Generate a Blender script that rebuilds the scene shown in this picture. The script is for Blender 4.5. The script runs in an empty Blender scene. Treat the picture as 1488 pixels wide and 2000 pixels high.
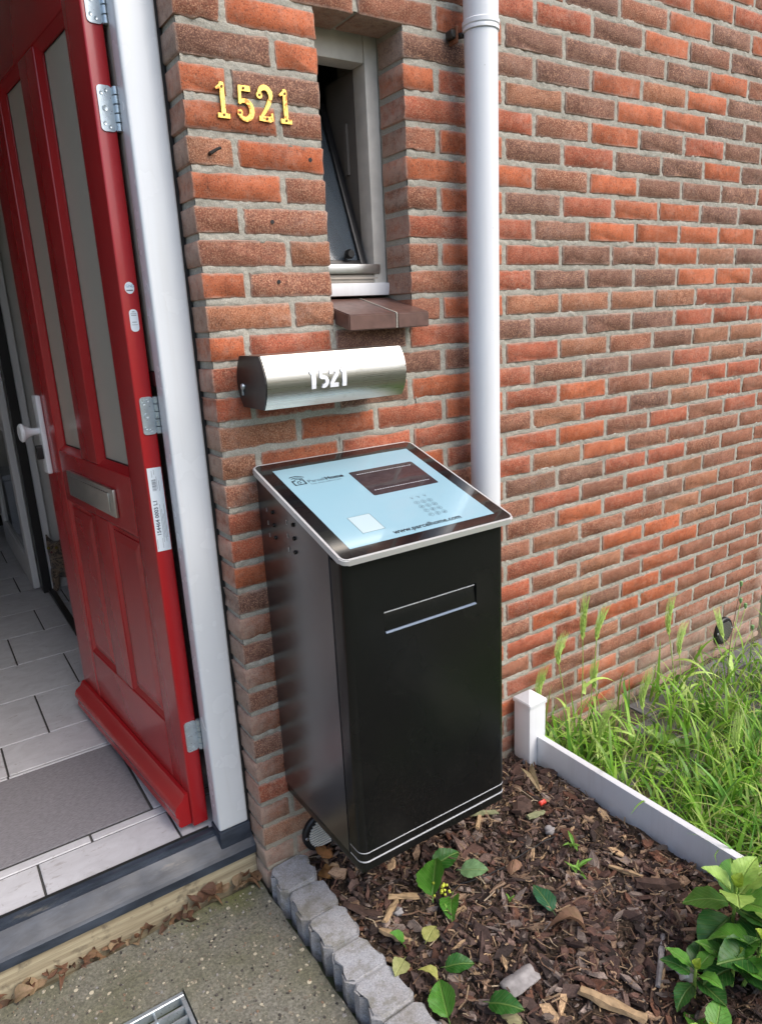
import bpy, bmesh, math, random
import numpy as np
from mathutils import Vector, Matrix
random.seed(7); rng = np.random.default_rng(7)
PI = math.pi
sc = bpy.context.scene
COL = sc.collection

# ------------------------------------------------------------------ camera
# world: X right along the facade, Y into the house, Z up; origin = lower front corner of the brick pier
CAM = Vector((-0.5645, -1.5148, 1.2678)); FPX = 1392.5
RC = np.array([[.8306, -.5548, -.0488], [-.1855, -.1928, -.9635], [.5251, .8093, -.2631]])
u_, s_, v_ = np.linalg.svd(RC); RC = u_ @ v_
cd = bpy.data.cameras.new('camera'); cam = bpy.data.objects.new('camera', cd); COL.objects.link(cam)
mw = Matrix.Identity(4)
for i in range(3):
    mw[i][0] = RC[0][i]; mw[i][1] = -RC[1][i]; mw[i][2] = -RC[2][i]; mw[i][3] = CAM[i]
cam.matrix_world = mw
cd.sensor_fit = 'HORIZONTAL'; cd.sensor_width = 36; cd.lens = FPX / 1488 * 36
cd.clip_start = .02; cd.clip_end = 600
sc.camera = cam
def project(p):
    q = RC @ (np.array(p) - np.array(CAM)); return 744 + FPX * q[0] / q[2], 1000 + FPX * q[1] / q[2], q[2]

# ------------------------------------------------------------------ sky, sun, exposure
SUN_AZ = math.radians(152); SUN_EL = math.radians(48)
w = bpy.data.worlds.new('World'); sc.world = w; w.use_nodes = True
wn = w.node_tree.nodes; bg = wn['Background']; sky = wn.new('ShaderNodeTexSky'); sky.sky_type = 'NISHITA'
sky.sun_disc = False; sky.sun_elevation = SUN_EL; sky.sun_rotation = SUN_AZ; sky.dust_density = 3.0; sky.air_density = 1.0
w.node_tree.links.new(sky.outputs[0], bg.inputs[0]); bg.inputs[1].default_value = 0.15
sd = bpy.data.lights.new('sun', 'SUN'); sd.energy = 1.0; sd.angle = math.radians(50); sd.color = (1, .94, .87)
so = bpy.data.objects.new('sun', sd); COL.objects.link(so)
sdir = Vector((math.sin(SUN_AZ) * math.cos(SUN_EL), math.cos(SUN_AZ) * math.cos(SUN_EL), math.sin(SUN_EL)))
so.rotation_euler = sdir.to_track_quat('Z', 'Y').to_euler(); so.location = (0, -4, 6)
vs = sc.view_settings; vs.view_transform = 'Standard'; vs.look = 'None'; vs.gamma = 1; vs.exposure = 0.92
vs.use_curve_mapping = False

# ------------------------------------------------------------------ materials
class NT:
    def __init__(s, name):
        s.m = bpy.data.materials.new(name); s.m.use_nodes = True; s.t = s.m.node_tree
        s.p = s.t.nodes['Principled BSDF']; s.o = s.t.nodes['Material Output']
    def n(s, typ, **k):
        x = s.t.nodes.new('ShaderNode' + typ)
        for a, b in k.items(): setattr(x, a, b)
        return x
    def val(s, sock, v):
        if isinstance(v, bpy.types.NodeSocket): s.t.links.new(v, sock)
        elif isinstance(v, (tuple, list)) and sock.type == 'RGBA' and len(v) == 3: sock.default_value = (*v, 1)
        else: sock.default_value = v
    def noise(s, scale, detail=3, rough=.55, vec=None, dist=0):
        x = s.n('TexNoise'); x.inputs['Scale'].default_value = scale; x.inputs['Detail'].default_value = detail
        x.inputs['Roughness'].default_value = rough; x.inputs['Distortion'].default_value = dist
        if vec is not None: s.val(x.inputs['Vector'], vec)
        return x.outputs[0]
    def pos(s): return s.n('NewGeometry').outputs['Position']
    def obj(s): return s.n('TexCoord').outputs['Object']
    def maprange(s, v, a, b, c=0, d=1):
        x = s.n('MapRange'); s.val(x.inputs[0], v)
        for i, q in zip((1, 2, 3, 4), (a, b, c, d)): s.val(x.inputs[i], q)
        return x.outputs[0]
    def mix(s, f, a, b, typ='MIX'):
        x = s.n('MixRGB', blend_type=typ); s.val(x.inputs[0], f); s.val(x.inputs[1], a); s.val(x.inputs[2], b); return x.outputs[0]
    def math(s, op, a, b=0):
        x = s.n('Math', operation=op); s.val(x.inputs[0], a); s.val(x.inputs[1], b); return x.outputs[0]
    def scale(s, vec, xyz):
        x = s.n('Mapping'); s.val(x.inputs[0], vec); x.inputs['Scale'].default_value = xyz; return x.outputs[0]
    def bump(s, h, strength=.3, dist=.002, prev=None):
        x = s.n('Bump'); x.inputs['Strength'].default_value = strength; x.inputs['Distance'].default_value = dist
        s.val(x.inputs['Height'], h)
        if prev is not None: s.val(x.inputs['Normal'], prev)
        s.t.links.new(x.outputs[0], s.p.inputs['Normal']); return x.outputs[0]
    def set(s, **k):
        names = dict(col='Base Color', rough='Roughness', metal='Metallic', coat='Coat Weight', coatr='Coat Roughness', spec='Specular IOR Level', trans='Transmission Weight', ior='IOR', alpha='Alpha', sheen='Sheen Weight', aniso='Anisotropic')
        for a, b in k.items(): s.val(s.p.inputs[names[a]], b)
        return s.m
MT = {}
def simple(name, col, rough=.5, metal=0, dirt=.12, dscale=14, bump=0, bscale=300, **k):
    t = NT(name); P = t.pos()
    c = t.mix(t.maprange(t.noise(dscale, 4, vec=P), .35, .75), col, tuple(v * (1 - dirt) for v in col))
    r = t.maprange(t.noise(dscale * 2.3, 3, vec=P), .3, .7, max(.02, rough * .88), min(1, rough * 1.12))
    if bump: t.bump(t.noise(bscale, 2, vec=P), bump, .001)
    MT[name] = t.set(col=c, rough=r, metal=metal, **k); return MT[name]

def m_brick():
    t = NT('brick_clay'); P = t.pos(); oi = t.n('ObjectInfo')
    base = oi.outputs['Color']; sp = oi.outputs['Alpha']
    big = t.maprange(t.noise(13, 3, .6, P), .42, .68)
    c = t.mix(t.math('MULTIPLY', big, .55), base, t.mix(1, base, (.50, .46, .48), 'MULTIPLY'))
    c = t.mix(t.math('MULTIPLY', t.maprange(t.noise(40, 4, .6, t.scale(P, (1, 1, 1.3))), .5, .72), .22), c, (.50, .33, .24))
    grain = t.noise(330, 3, .7, P)
    c = t.mix(t.math('MULTIPLY', t.maprange(grain, .50, .62), t.math('MULTIPLY', sp, .85)), c, (.55, .31, .19))
    c = t.mix(t.maprange(t.noise(280, 2, .6, t.scale(P, (1.1, 1, .9))), .46, .34, 0, .65), c, (.055, .028, .022))
    gsep = t.n('SeparateXYZ'); t.val(gsep.inputs[0], t.n('TexCoord').outputs['Generated'])
    ex = t.math('MINIMUM', gsep.outputs[0], t.math('SUBTRACT', 1, gsep.outputs[0])); ez = t.math('MINIMUM', gsep.outputs[2], t.math('SUBTRACT', 1, gsep.outputs[2]))
    ed = t.math('MINIMUM', t.math('MULTIPLY', ex, .2), t.math('MULTIPLY', ez, .0525))
    em = t.maprange(t.math('ADD', ed, t.math('MULTIPLY', t.noise(55, 3, .6, P), -.012)), -.006, .001, .6, 0)
    c = t.mix(em, c, (.42, .33, .27))
    bl = t.math('MULTIPLY', t.maprange(t.noise(7, 3, .6, t.scale(P, (1, 1, 1.4))), .5, .7), t.maprange(t.noise(70, 4, .7, P), .42, .66))
    c = t.mix(t.math('MULTIPLY', bl, .30), c, (.48, .38, .32))
    c = t.mix(t.math('MULTIPLY', t.maprange(t.noise(48, 3, .6, P), .52, .66), .35), c, t.mix(1, c, (.42, .40, .42), 'MULTIPLY'))
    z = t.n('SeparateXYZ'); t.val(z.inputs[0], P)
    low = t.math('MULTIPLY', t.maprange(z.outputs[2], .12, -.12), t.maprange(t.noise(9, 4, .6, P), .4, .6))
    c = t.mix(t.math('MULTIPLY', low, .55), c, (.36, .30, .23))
    b = t.bump(t.noise(38, 3, .6, P), .35, .004); t.bump(grain, .5, .0018, b)
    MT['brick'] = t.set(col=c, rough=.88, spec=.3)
m_brick()
def m_mortar():
    t = NT('mortar_grey'); P = t.pos()
    g = t.noise(310, 3, .7, P)
    c = t.mix(t.maprange(t.noise(11, 4, .6, P), .35, .7), (.46, .435, .375), (.35, .335, .285))
    c = t.mix(t.maprange(g, .42, .62), t.mix(.45, c, (.17, .16, .135)), c)
    z = t.n('SeparateXYZ'); t.val(z.inputs[0], P)
    c = t.mix(t.math('MULTIPLY', t.maprange(z.outputs[2], .1, -.12), .45), c, (.34, .27, .19))
    b = t.bump(t.noise(70, 3, .6, P), .5, .004); t.bump(g, .6, .002, b)
    MT['mortar'] = t.set(col=c, rough=.95, spec=.2)
m_mortar()
simple('cream_paint', (.62, .60, .55), .45, dirt=.2, dscale=22)
simple('beige_paint', (.42, .38, .33), .5, dirt=.3, dscale=18)
simple('silver', (.62, .62, .61), .34, metal=1, dirt=.1)
simple('silver_paint', (.60, .60, .59), .32, metal=.25, dirt=.04)
simple('trim_bright', (.74, .76, .79), .28, metal=.3, dirt=.03)
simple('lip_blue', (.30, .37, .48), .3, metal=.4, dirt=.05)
simple('steel_dot', (.6, .6, .62), .3, metal=.8)
simple('zinc', (.58, .66, .70), .3, metal=.65, dirt=.22, dscale=60, bump=.05)
simple('black_plastic', (.012, .012, .013), .4)
simple('black_frame', (.016, .016, .018), .35)
simple('rubber', (.012, .012, .012), .7)
simple('dark_steel', (.05, .045, .04), .55, metal=.6)
simple('rust', (.22, .08, .035), .8, dirt=.5, dscale=80)
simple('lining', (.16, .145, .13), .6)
simple('dark_red', (.12, .02, .022), .45, dirt=.3)
simple('wall_white', (.62, .61, .58), .8, dirt=.1)
simple('ceiling_white', (.7, .7, .68), .9)
simple('print_black', (.012, .016, .022), .35)
simple('print_grey', (.10, .16, .19), .35)
simple('label_white', (.70, .78, .84), .5, dirt=.06)
simple('label_ink', (.10, .12, .16), .6)
simple('label_blue', (.06, .22, .40), .6)
simple('number_white', (.86, .87, .9), .6)
simple('red_cap', (.62, .05, .03), .35)
simple('shell_white', (.75, .74, .70), .4)
simple('tile_sill', (.14, .075, .060), .38, dirt=.4, dscale=35, bump=.12, bscale=120)
simple('grout', (.06, .06, .058), .9)
simple('cabinet_pale', (.50, .56, .66), .5)
def m_white(name, col, rough, spec_thr):
    t = NT(name); P = t.pos(); z = t.n('SeparateXYZ'); t.val(z.inputs[0], P)
    low = t.math('MULTIPLY', t.maprange(z.outputs[2], -.105, -.165), t.maprange(t.noise(22, 4, .6, P), .38, .62))
    c = t.mix(t.math('MULTIPLY', low, .55), col, (.33, .30, .24))
    c = t.mix(t.math('MULTIPLY', t.maprange(t.noise(26, 4, .65, t.scale(P, (1, 1, .06))), .52, .74), .16), c, (.42, .40, .35))
    c = t.mix(t.maprange(t.noise(95, 2, .5, P), spec_thr, spec_thr + .03, 0, .55), c, (.30, .27, .22))
    MT[name] = t.set(col=c, rough=t.maprange(t.noise(12, 3, .5, P), .3, .7, rough * .9, rough * 1.25))
m_white('white_gloss', (.69, .73, .765), .24, .90); m_white('white_plastic', (.72, .74, .765), .32, .77)
def m_red():
    t = NT('red_door_paint'); P = t.pos()
    c = t.mix(t.maprange(t.noise(6, 4, .6, P), .35, .7), (.37, .012, .016), (.33, .012, .016))
    MT['red'] = t.set(col=c, rough=.27, coat=.25, coatr=.10)
m_red()
def m_powder():
    t = NT('black_powder_coat'); P = t.pos()
    t.bump(t.noise(420, 2, .5, P), .10, .0006)
    z = t.n('SeparateXYZ'); t.val(z.inputs[0], P)
    dm = t.math('MULTIPLY', t.maprange(t.noise(150, 3, .7, P), .55, .75), t.maprange(z.outputs[2], .45, .08, .08, .28))
    dm = t.math('ADD', dm, t.maprange(t.noise(5, 4, .65, P), .52, .78, 0, .10))
    MT['powder'] = t.set(col=t.mix(dm, (.0055, .0062, .0062), (.06, .055, .048)), rough=t.maprange(t.noise(5, 3, .5, P), .3, .7, .24, .30), spec=.38)
    t = NT('black_brushed_coat'); P = t.pos()
    t.bump(t.noise(60, 3, .6, t.scale(P, (8, 8, .35))), .06, .001)
    MT['powder_side'] = t.set(col=(.010, .011, .014), rough=t.maprange(t.noise(5, 3, .5, P), .3, .7, .27, .34), spec=.8, coat=.8, coatr=.24)
m_powder()
def m_steel():
    t = NT('brushed_stainless'); P = t.pos()
    s = t.noise(90, 4, .6, t.scale(P, (.06, 3, 6)))
    t.bump(s, .08, .0006)
    c = t.mix(t.maprange(t.noise(30, 3, .6, P), .55, .8), (.47, .46, .425), (.35, .335, .295))
    MT['steel'] = t.set(col=c, rough=t.maprange(s, .3, .7, .24, .36), metal=1)
    t = NT('brass'); P = t.pos()
    c = t.mix(t.maprange(t.noise(110, 3, .6, P), .5, .65), (.80, .55, .14), (.42, .16, .05))
    MT['brass'] = t.set(col=c, rough=t.maprange(t.noise(60, 2, .5, P), .3, .7, .25, .5), metal=.85)
m_steel()
def m_glassy(name, col, rough, spec=.5):
    t = NT(name); MT[name] = t.set(col=col, rough=rough, spec=spec, coat=1.0, coatr=.03); return t
m_glassy('lid_black', (.007, .007, .009), .12)
m_glassy('lid_blue', (.28, .47, .555), .25)
m_glassy('lid_sticker', (.47, .60, .63), .3)
def m_solar():
    t = NT('solar_cell'); P = t.pos()
    c = t.mix(t.maprange(t.noise(160, 3, .6, P), .4, .65), (.022, .017, .024), (.05, .04, .05))
    MT['solar'] = t.set(col=c, rough=.2, coat=1, coatr=.04)
m_solar()
def m_frost():
    t = NT('frosted_door_glass'); P = t.pos()
    t.bump(t.noise(260, 2, .5, P), .25, .0012)
    MT['frost'] = t.set(col=(.46, .445, .385), rough=.28, trans=.12, ior=1.45, spec=.4)
    t = NT('window_glass'); MT['wglass'] = t.set(col=(.26, .32, .38), rough=.10, trans=.75, ior=1.5)
    t = NT('clear_glass'); MT['cglass'] = t.set(col=(.92, .95, .96), rough=.02, trans=1, ior=1.1)
m_frost()
def m_tile():
    t = NT('marbled_floor_tile'); P = t.pos()
    v = t.noise(14, 6, .65, t.scale(P, (.8, 1.2, 1)), 1.0)
    c = t.mix(t.maprange(v, .36, .62), (.50, .505, .53), (.585, .595, .625))
    c = t.mix(t.maprange(t.noise(34, 5, .65, t.scale(P, (.7, 1.4, 1)), 1.5), .60, .70, 0, .7), c, (.33, .31, .31))
    MT['tile'] = t.set(col=c, rough=t.maprange(t.noise(20, 3, .5, P), .3, .7, .28, .45))
    t = NT('mat_grey_fibre'); P = t.pos()
    f = t.noise(330, 2, .6, t.scale(P, (.25, 2.2, 1)))
    c = t.mix(t.maprange(f, .35, .65), (.17, .165, .18), (.27, .265, .285))
    t.bump(f, .5, .002); MT['mat'] = t.set(col=c, rough=.95)
    t = NT('sill_blue_grey'); P = t.pos()
    c = t.mix(t.maprange(t.noise(18, 5, .65, t.scale(P, (.5, 2, 2)), .5), .38, .66), (.020, .027, .040), (.050, .064, .088))
    c = t.mix(t.maprange(t.noise(8, 5, .7, t.scale(P, (.7, 3, 3))), .6, .74), c, (.17, .16, .14))
    MT['sill'] = t.set(col=c, rough=t.maprange(t.noise(9, 3, .5, P), .3, .7, .32, .55))
    t = NT('weathered_plinth_timber'); P = t.pos()
    f = t.noise(50, 5, .65, t.scale(P, (.08, 2, 2)))
    c = t.mix(t.maprange(f, .35, .65), (.25, .205, .13), (.42, .37, .25))
    c = t.mix(t.maprange(t.noise(24, 4, .6, P), .58, .72), c, (.12, .10, .07)); t.bump(f, .4, .003)
    MT['plinth'] = t.set(col=c, rough=.85)
m_tile()
def m_conc():
    t = NT('exposed_aggregate_concrete'); P = t.pos()
    c = t.mix(t.maprange(t.noise(5, 5, .6, P), .35, .68), (.26, .25, .21), (.165, .165, .10))
    c = t.mix(t.maprange(t.noise(170, 3, .7, P), .4, .65), t.mix(.62, c, (.06, .057, .044)), c)
    vo = t.n('TexVoronoi'); vo.inputs['Scale'].default_value = 70; vo.inputs['Randomness'].default_value = 1; t.val(vo.inputs['Vector'], P)
    rnd = t.n('SeparateColor'); t.val(rnd.inputs[0], vo.outputs['Color'])
    pick = t.math('GREATER_THAN', rnd.outputs[0], .58)
    size = t.math('MULTIPLY', rnd.outputs[1], .42)
    peb = t.math('MULTIPLY', pick, t.math('LESS_THAN', vo.outputs['Distance'], size))
    pc = t.mix(rnd.outputs[2], (.11, .095, .075), (.60, .54, .40))
    c = t.mix(t.math('MULTIPLY', peb, .85), c, pc)
    yel = t.maprange(t.noise(4, 3, .6, t.scale(P, (1, 1.3, 1))), .55, .75)
    c = t.mix(t.math('MULTIPLY', yel, .42), c, (.15, .16, .03))
    b = t.bump(t.noise(120, 4, .7, P), .6, .004); t.bump(peb, .35, .002, b)
    MT['conc'] = t.set(col=c, rough=.9, spec=.25)
    t = NT('edging_stone_concrete'); P = t.pos()
    g = t.noise(260, 4, .75, P)
    c = t.mix(t.maprange(t.noise(12, 4, .6, P), .35, .68), (.44, .45, .475), (.34, .325, .31))
    c = t.mix(t.maprange(g, .36, .62), t.mix(.5, c, (.12, .12, .12)), c)
    c = t.mix(t.maprange(t.noise(240, 2, .6, t.scale(P, (1, 1.2, 1))), .68, .74), c, (.5, .5, .5))
    c = t.mix(t.math('MULTIPLY', t.maprange(t.noise(26, 5, .7, P), .50, .64), .6), c, (.17, .16, .115))
    b = t.bump(t.noise(60, 4, .7, P), .5, .005); t.bump(g, .5, .002, b)
    MT['stone'] = t.set(col=c, rough=.92, spec=.2)
    t = NT('grey_paver'); P = t.pos()
    c = t.mix(t.maprange(t.noise(15, 4, .6, P), .35, .7), (.16, .155, .155), (.25, .24, .235))
    c = t.mix(t.maprange(t.noise(220, 3, .7, P), .4, .6), t.mix(.4, c, (.05, .05, .05)), c); t.bump(t.noise(150, 3, .7, P), .5, .003)
    MT['paver'] = t.set(col=c, rough=.92)
    t = NT('soil_dark'); P = t.pos()
    c = t.mix(t.maprange(t.noise(60, 5, .7, P), .35, .7), (.034, .024, .018), (.125, .088, .06))
    b = t.bump(t.noise(90, 5, .75, P), .9, .012); MT['soil'] = t.set(col=c, rough=.97, spec=.15)
    t = NT('front_garden_ground'); P = t.pos()
    c = t.mix(t.maprange(t.noise(2, 4, .6, P), .35, .7), (.055, .075, .03), (.09, .10, .055)); MT['street'] = t.set(col=c, rough=.9)
    t = NT('sandy_ground'); P = t.pos()
    c = t.mix(t.maprange(t.noise(30, 5, .7, P), .35, .7), (.09, .07, .05), (.22, .18, .13))
    t.bump(t.noise(110, 5, .75, P), .8, .01); MT['sand'] = t.set(col=c, rough=.97, spec=.15)
m_conc()
def m_vcol(name, rough, transl=0, bscale=0, grain=.0):
    t = NT(name); a = t.n('Attribute', attribute_name='Col'); c = a.outputs['Color']; P = t.pos()
    if grain: c = t.mix(t.maprange(t.noise(240, 4, .7, P), .32, .66, 0, grain), c, t.mix(1, c, (.28, .26, .24), 'MULTIPLY'))
    if bscale: t.bump(t.noise(bscale, 3, .7, P), .6, .002)
    t.set(col=c, rough=rough, spec=.35)
    if transl:
        tr = t.n('BsdfTranslucent'); t.val(tr.inputs[0], c); mx = t.n('MixShader'); mx.inputs[0].default_value = transl
        t.t.links.new(t.p.outputs[0], mx.inputs[1]); t.t.links.new(tr.outputs[0], mx.inputs[2]); t.t.links.new(mx.outputs[0], t.o.inputs[0])
    MT[name] = t.m
m_vcol('grass_blades', .42, .35); m_vcol('bark_chips', .85, 0, 300, .7)
def m_leaf():   # leaf tint from the object colour, veins from the leaf's own shape
    for name, vein, rough in (('leaf_green', (.50, .62, .18), .42), ('leaf_dry', (.30, .19, .10), .75)):
        t = NT(name); oi = t.n('ObjectInfo'); O = t.obj(); x = t.n('SeparateXYZ'); t.val(x.inputs[0], O)
        base = oi.outputs['Color']
        ax = t.math('ABSOLUTE', x.outputs[0])
        mid = t.maprange(ax, .012, .035, 1, 0)
        ph = t.math('MULTIPLY', t.math('SUBTRACT', x.outputs[1], t.math('MULTIPLY', ax, 1.1)), 44)
        side = t.maprange(t.math('SINE', ph), .86, .98, 0, .65)
        v = t.math('MAXIMUM', mid, side)
        c = t.mix(t.maprange(t.noise(3.5, 4, .6, O), .35, .7), base, t.mix(1, base, (.62, .70, .55), 'MULTIPLY'))
        c = t.mix(t.math('MULTIPLY', v, .42), c, t.mix(.5, base, vein))
        t.bump(t.math('SUBTRACT', 1, v), .5, .02)
        t.set(col=c, rough=rough, spec=.45)
        tr = t.n('BsdfTranslucent'); t.val(tr.inputs[0], c); mx = t.n('MixShader'); mx.inputs[0].default_value = .28
        t.t.links.new(t.p.outputs[0], mx.inputs[1]); t.t.links.new(tr.outputs[0], mx.inputs[2]); t.t.links.new(mx.outputs[0], t.o.inputs[0])
        MT[name] = t.m
m_leaf()
simple('cat_eye', (.16, .13, .02), .15)
simple('stem_green', (.30, .46, .09), .45, dirt=.3, dscale=60)
simple('spike_green', (.42, .60, .13), .5, dirt=.35, dscale=90)
simple('stem_brown', (.09, .05, .03), .7, dirt=.3, dscale=60)
simple('pod_green', (.20, .36, .14), .5)
simple('wood_pale', (.42, .29, .16), .8, dirt=.45, dscale=70, bump=.5, bscale=160)
simple('wood_olive', (.24, .25, .13), .8, dirt=.4, dscale=70, bump=.5, bscale=160)
simple('bark_brown', (.075, .042, .03), .85, dirt=.5, dscale=80, bump=.7, bscale=140)
simple('pebble_grey', (.34, .32, .31), .85, dirt=.4, dscale=70, bump=.6, bscale=160)
def m_cat():
    t = NT('tabby_fur'); P = t.pos()
    st = t.math('SINE', t.math('MULTIPLY', t.noise(16, 2, .5, P, .6), 34))
    c = t.mix(t.maprange(st, -.2, .5), (.035, .026, .020), (.17, .12, .08))
    c = t.mix(t.maprange(t.noise(260, 2, .6, t.scale(P, (1, 1, .25))), .52, .66, 0, .5), c, (.40, .32, .24))
    t.bump(t.noise(300, 2, .6, t.scale(P, (1, 1, .2))), .8, .006); MT['fur'] = t.set(col=c, rough=.85, sheen=.3)
m_cat()

# ------------------------------------------------------------------ object helpers
WL = {}
def empty(name, loc, label=None, cat=None, group=None, kind=None, parent=None):
    o = bpy.data.objects.new(name, None); COL.objects.link(o); o.empty_display_size = .05
    loc = Vector(loc); WL[o] = loc
    if parent: o.parent = parent; o.location = loc - WL[parent]
    else: o.location = loc
    tag(o, label, cat, group, kind); return o
def tag(o, label=None, cat=None, group=None, kind=None):
    for k, v in (('label', label), ('category', cat), ('group', group), ('kind', kind)):
        if v: o[k] = v
    return o
def put(name, me, mat, parent=None, loc=None, color=None):
    if isinstance(mat, str): mat = MT[mat]
    if mat and not me.materials: me.materials.append(mat)
    o = bpy.data.objects.new(name, me); COL.objects.link(o)
    loc = Vector(loc or (0, 0, 0)); WL[o] = loc
    if parent: o.parent = parent; o.location = loc - WL[parent]
    else: o.location = loc
    if color: o.color = color
    return o
def ob(name, bm, mat, parent=None, smooth=False, fn=None, base=False):
    """world-space bmesh -> object with its origin at the centre (or base) of its bounds"""
    if fn:
        for v in bm.verts: v.co = fn(v.co)
    bmesh.ops.recalc_face_normals(bm, faces=bm.faces)
    cs = np.array([v.co for v in bm.verts]); c = Vector((cs.max(0) + cs.min(0)) / 2)
    if base: c.z = cs[:, 2].min()
    for v in bm.verts: v.co -= c
    me = bpy.data.meshes.new(name); bm.to_mesh(me); bm.free()
    if smooth:
        for p in me.polygons: p.use_smooth = True
        try: me.set_sharp_from_angle(angle=math.radians(38))
        except Exception: pass
    return put(name, me, mat, parent, c)
def BM(): return bmesh.new()
def box(bm, x0, x1, y0, y1, z0, z1, bev=0, seg=2):
    r = bmesh.ops.create_cube(bm, size=1)['verts']
    for v in r: v.co = Vector(((x0 + x1) / 2 + v.co.x * (x1 - x0), (y0 + y1) / 2 + v.co.y * (y1 - y0), (z0 + z1) / 2 + v.co.z * (z1 - z0)))
    if bev:
        es = list({e for v in r for e in v.link_edges})
        bmesh.ops.bevel(bm, geom=es, offset=bev, segments=seg, profile=.6, affect='EDGES', clamp_overlap=True)
    return bm
def prism(bm, pts, y0, y1, axis='y', cap=True):
    """polygon pts (a,b) extruded along an axis: y -> (a,y,b), x -> (x,a,b), z -> (a,b,z)"""
    def P(a, b, t): return {'y': (a, t, b), 'x': (t, a, b), 'z': (a, b, t)}[axis]
    A = [bm.verts.new(P(a, b, y0)) for a, b in pts]; B = [bm.verts.new(P(a, b, y1)) for a, b in pts]
    n = len(pts)
    for i in range(n): bm.faces.new((A[i], A[(i + 1) % n], B[(i + 1) % n], B[i]))
    if cap: bm.faces.new(A); bm.faces.new(B[::-1])
    return bm
def tube(bm, path, rad, n=10, cap=True):
    path = [Vector(p) for p in path]; rings = []
    if not hasattr(rad, '__len__'): rad = [rad] * len(path)
    for i, p in enumerate(path):
        d = (path[min(i + 1, len(path) - 1)] - path[max(i - 1, 0)]).normalized()
        a = d.orthogonal().normalized() if abs(d.z) > .9 or i == 0 else (rings and la - d * la.dot(d)).normalized()
        if i == 0: a = d.orthogonal().normalized()
        la = a; b = d.cross(a)
        rings.append([bm.verts.new(p + (a * math.cos(2 * PI * k / n) + b * math.sin(2 * PI * k / n)) * rad[i]) for k in range(n)])
    for r0, r1 in zip(rings, rings[1:]):
        for k in range(n): bm.faces.new((r0[k], r0[(k + 1) % n], r1[(k + 1) % n], r1[k]))
    if cap: bm.faces.new(rings[0][::-1]); bm.faces.new(rings[-1])
    return bm
def lathe(bm, prof, c=(0, 0, 0), n=24, axis='z'):
    c = Vector(c); rings = []
    def P(r, a, h):
        x, y = r * math.cos(a), r * math.sin(a)
        return c + Vector({'z': (x, y, h), 'y': (x, h, y), 'x': (h, x, y)}[axis])
    for r, h in prof: rings.append([bm.verts.new(P(r, 2 * PI * k / n, h)) for k in range(n)])
    for r0, r1 in zip(rings, rings[1:]):
        for k in range(n): bm.faces.new((r0[k], r0[(k + 1) % n], r1[(k + 1) % n], r1[k]))
    bm.faces.new(rings[0][::-1]); bm.faces.new(rings[-1]); return bm
def rrect(x0, x1, y0, y1, r, seg=5):
    out = []
    for cx, cy, a0 in ((x1 - r, y1 - r, 0), (x0 + r, y1 - r, 90), (x0 + r, y0 + r, 180), (x1 - r, y0 + r, 270)):
        for k in range(seg + 1):
            a = math.radians(a0 + 90 * k / seg); out.append((cx + r * math.cos(a), cy + r * math.sin(a)))
    return out
def np_mesh(name, V, F, mat, cols=None, smooth=False):
    me = bpy.data.meshes.new(name)
    me.from_pydata([tuple(v) for v in V] if not isinstance(V, np.ndarray) else V.tolist(), [], F if not isinstance(F, np.ndarray) else F.tolist())
    if cols is not None:
        at = me.color_attributes.new('Col', 'FLOAT_COLOR', 'POINT')
        at.data.foreach_set('color', np.hstack([cols, np.ones((len(cols), 1))]).astype(np.float32).ravel())
    if smooth: me.polygons.foreach_set('use_smooth', [True] * len(me.polygons))
    me.update(); return me
_font = {}
def text_bm(txt, size, extrude=.0004, offset=0, shear=0, spacing=1, align='LEFT'):
    cu = bpy.data.curves.new('txt', 'FONT'); cu.body = txt; cu.size = size; cu.extrude = extrude; cu.offset = offset
    cu.shear = shear; cu.space_character = spacing; cu.align_x = align; cu.resolution_u = 3
    o = bpy.data.objects.new('txt', cu); COL.objects.link(o)
    dg = bpy.context.evaluated_depsgraph_get(); me = bpy.data.meshes.new_from_object(o.evaluated_get(dg))
    bm = bmesh.new(); bm.from_mesh(me)
    bpy.data.objects.remove(o); bpy.data.curves.remove(cu); bpy.data.meshes.remove(me); return bm

# ================================================================== SETTING
H = 0.065835                                  # one brick course
BH = .0525                                    # brick height
ZSOIL, ZSLAB, ZGRASS, ZFLOOR = -.15, -.185, -.162, -.035
WALL_END = 2.356
def nz(x, y, f, ph=0):
    return math.sin(x * f + ph) * math.cos(y * f * 1.13 + ph * 1.7) * .6 + math.sin(x * f * 2.1 - y * f * 1.7 + ph) * .4
bm = BM()
n = 12
bmesh.ops.create_grid(bm, x_segments=n, y_segments=n, size=200)
for v in bm.verts: v.co.z = -.215
o = ob('ground', bm, 'street'); tag(o, kind='structure')

# --- planting bed soil
def soil_h(x, y):
    h = ZSOIL + .010 * nz(x, y, 9, 1) + .007 * nz(x, y, 23, 2) + .004 * nz(x, y, 51, .5)
    h += .028 * math.exp(-((x - .45) ** 2 / .06 + (y + .62) ** 2 / .09)) + .012 * math.exp(-((x - .75) ** 2 + (y + .3) ** 2) / .03)
    h -= .014 * math.exp(-((x - .10) ** 2) / .003)
    return h
xs = np.linspace(.055, .925, 88); ys = np.linspace(-1.6, .03, 164)
V = [(x, y, soil_h(x, y)) for y in ys for x in xs]; nx = len(xs)
F = [(j * nx + i, j * nx + i + 1, (j + 1) * nx + i + 1, (j + 1) * nx + i) for j in range(len(ys) - 1) for i in range(nx - 1)]
tag(put('planting_bed_soil', np_mesh('soil', V, F, None, smooth=True), 'soil'), kind='structure')
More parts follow.
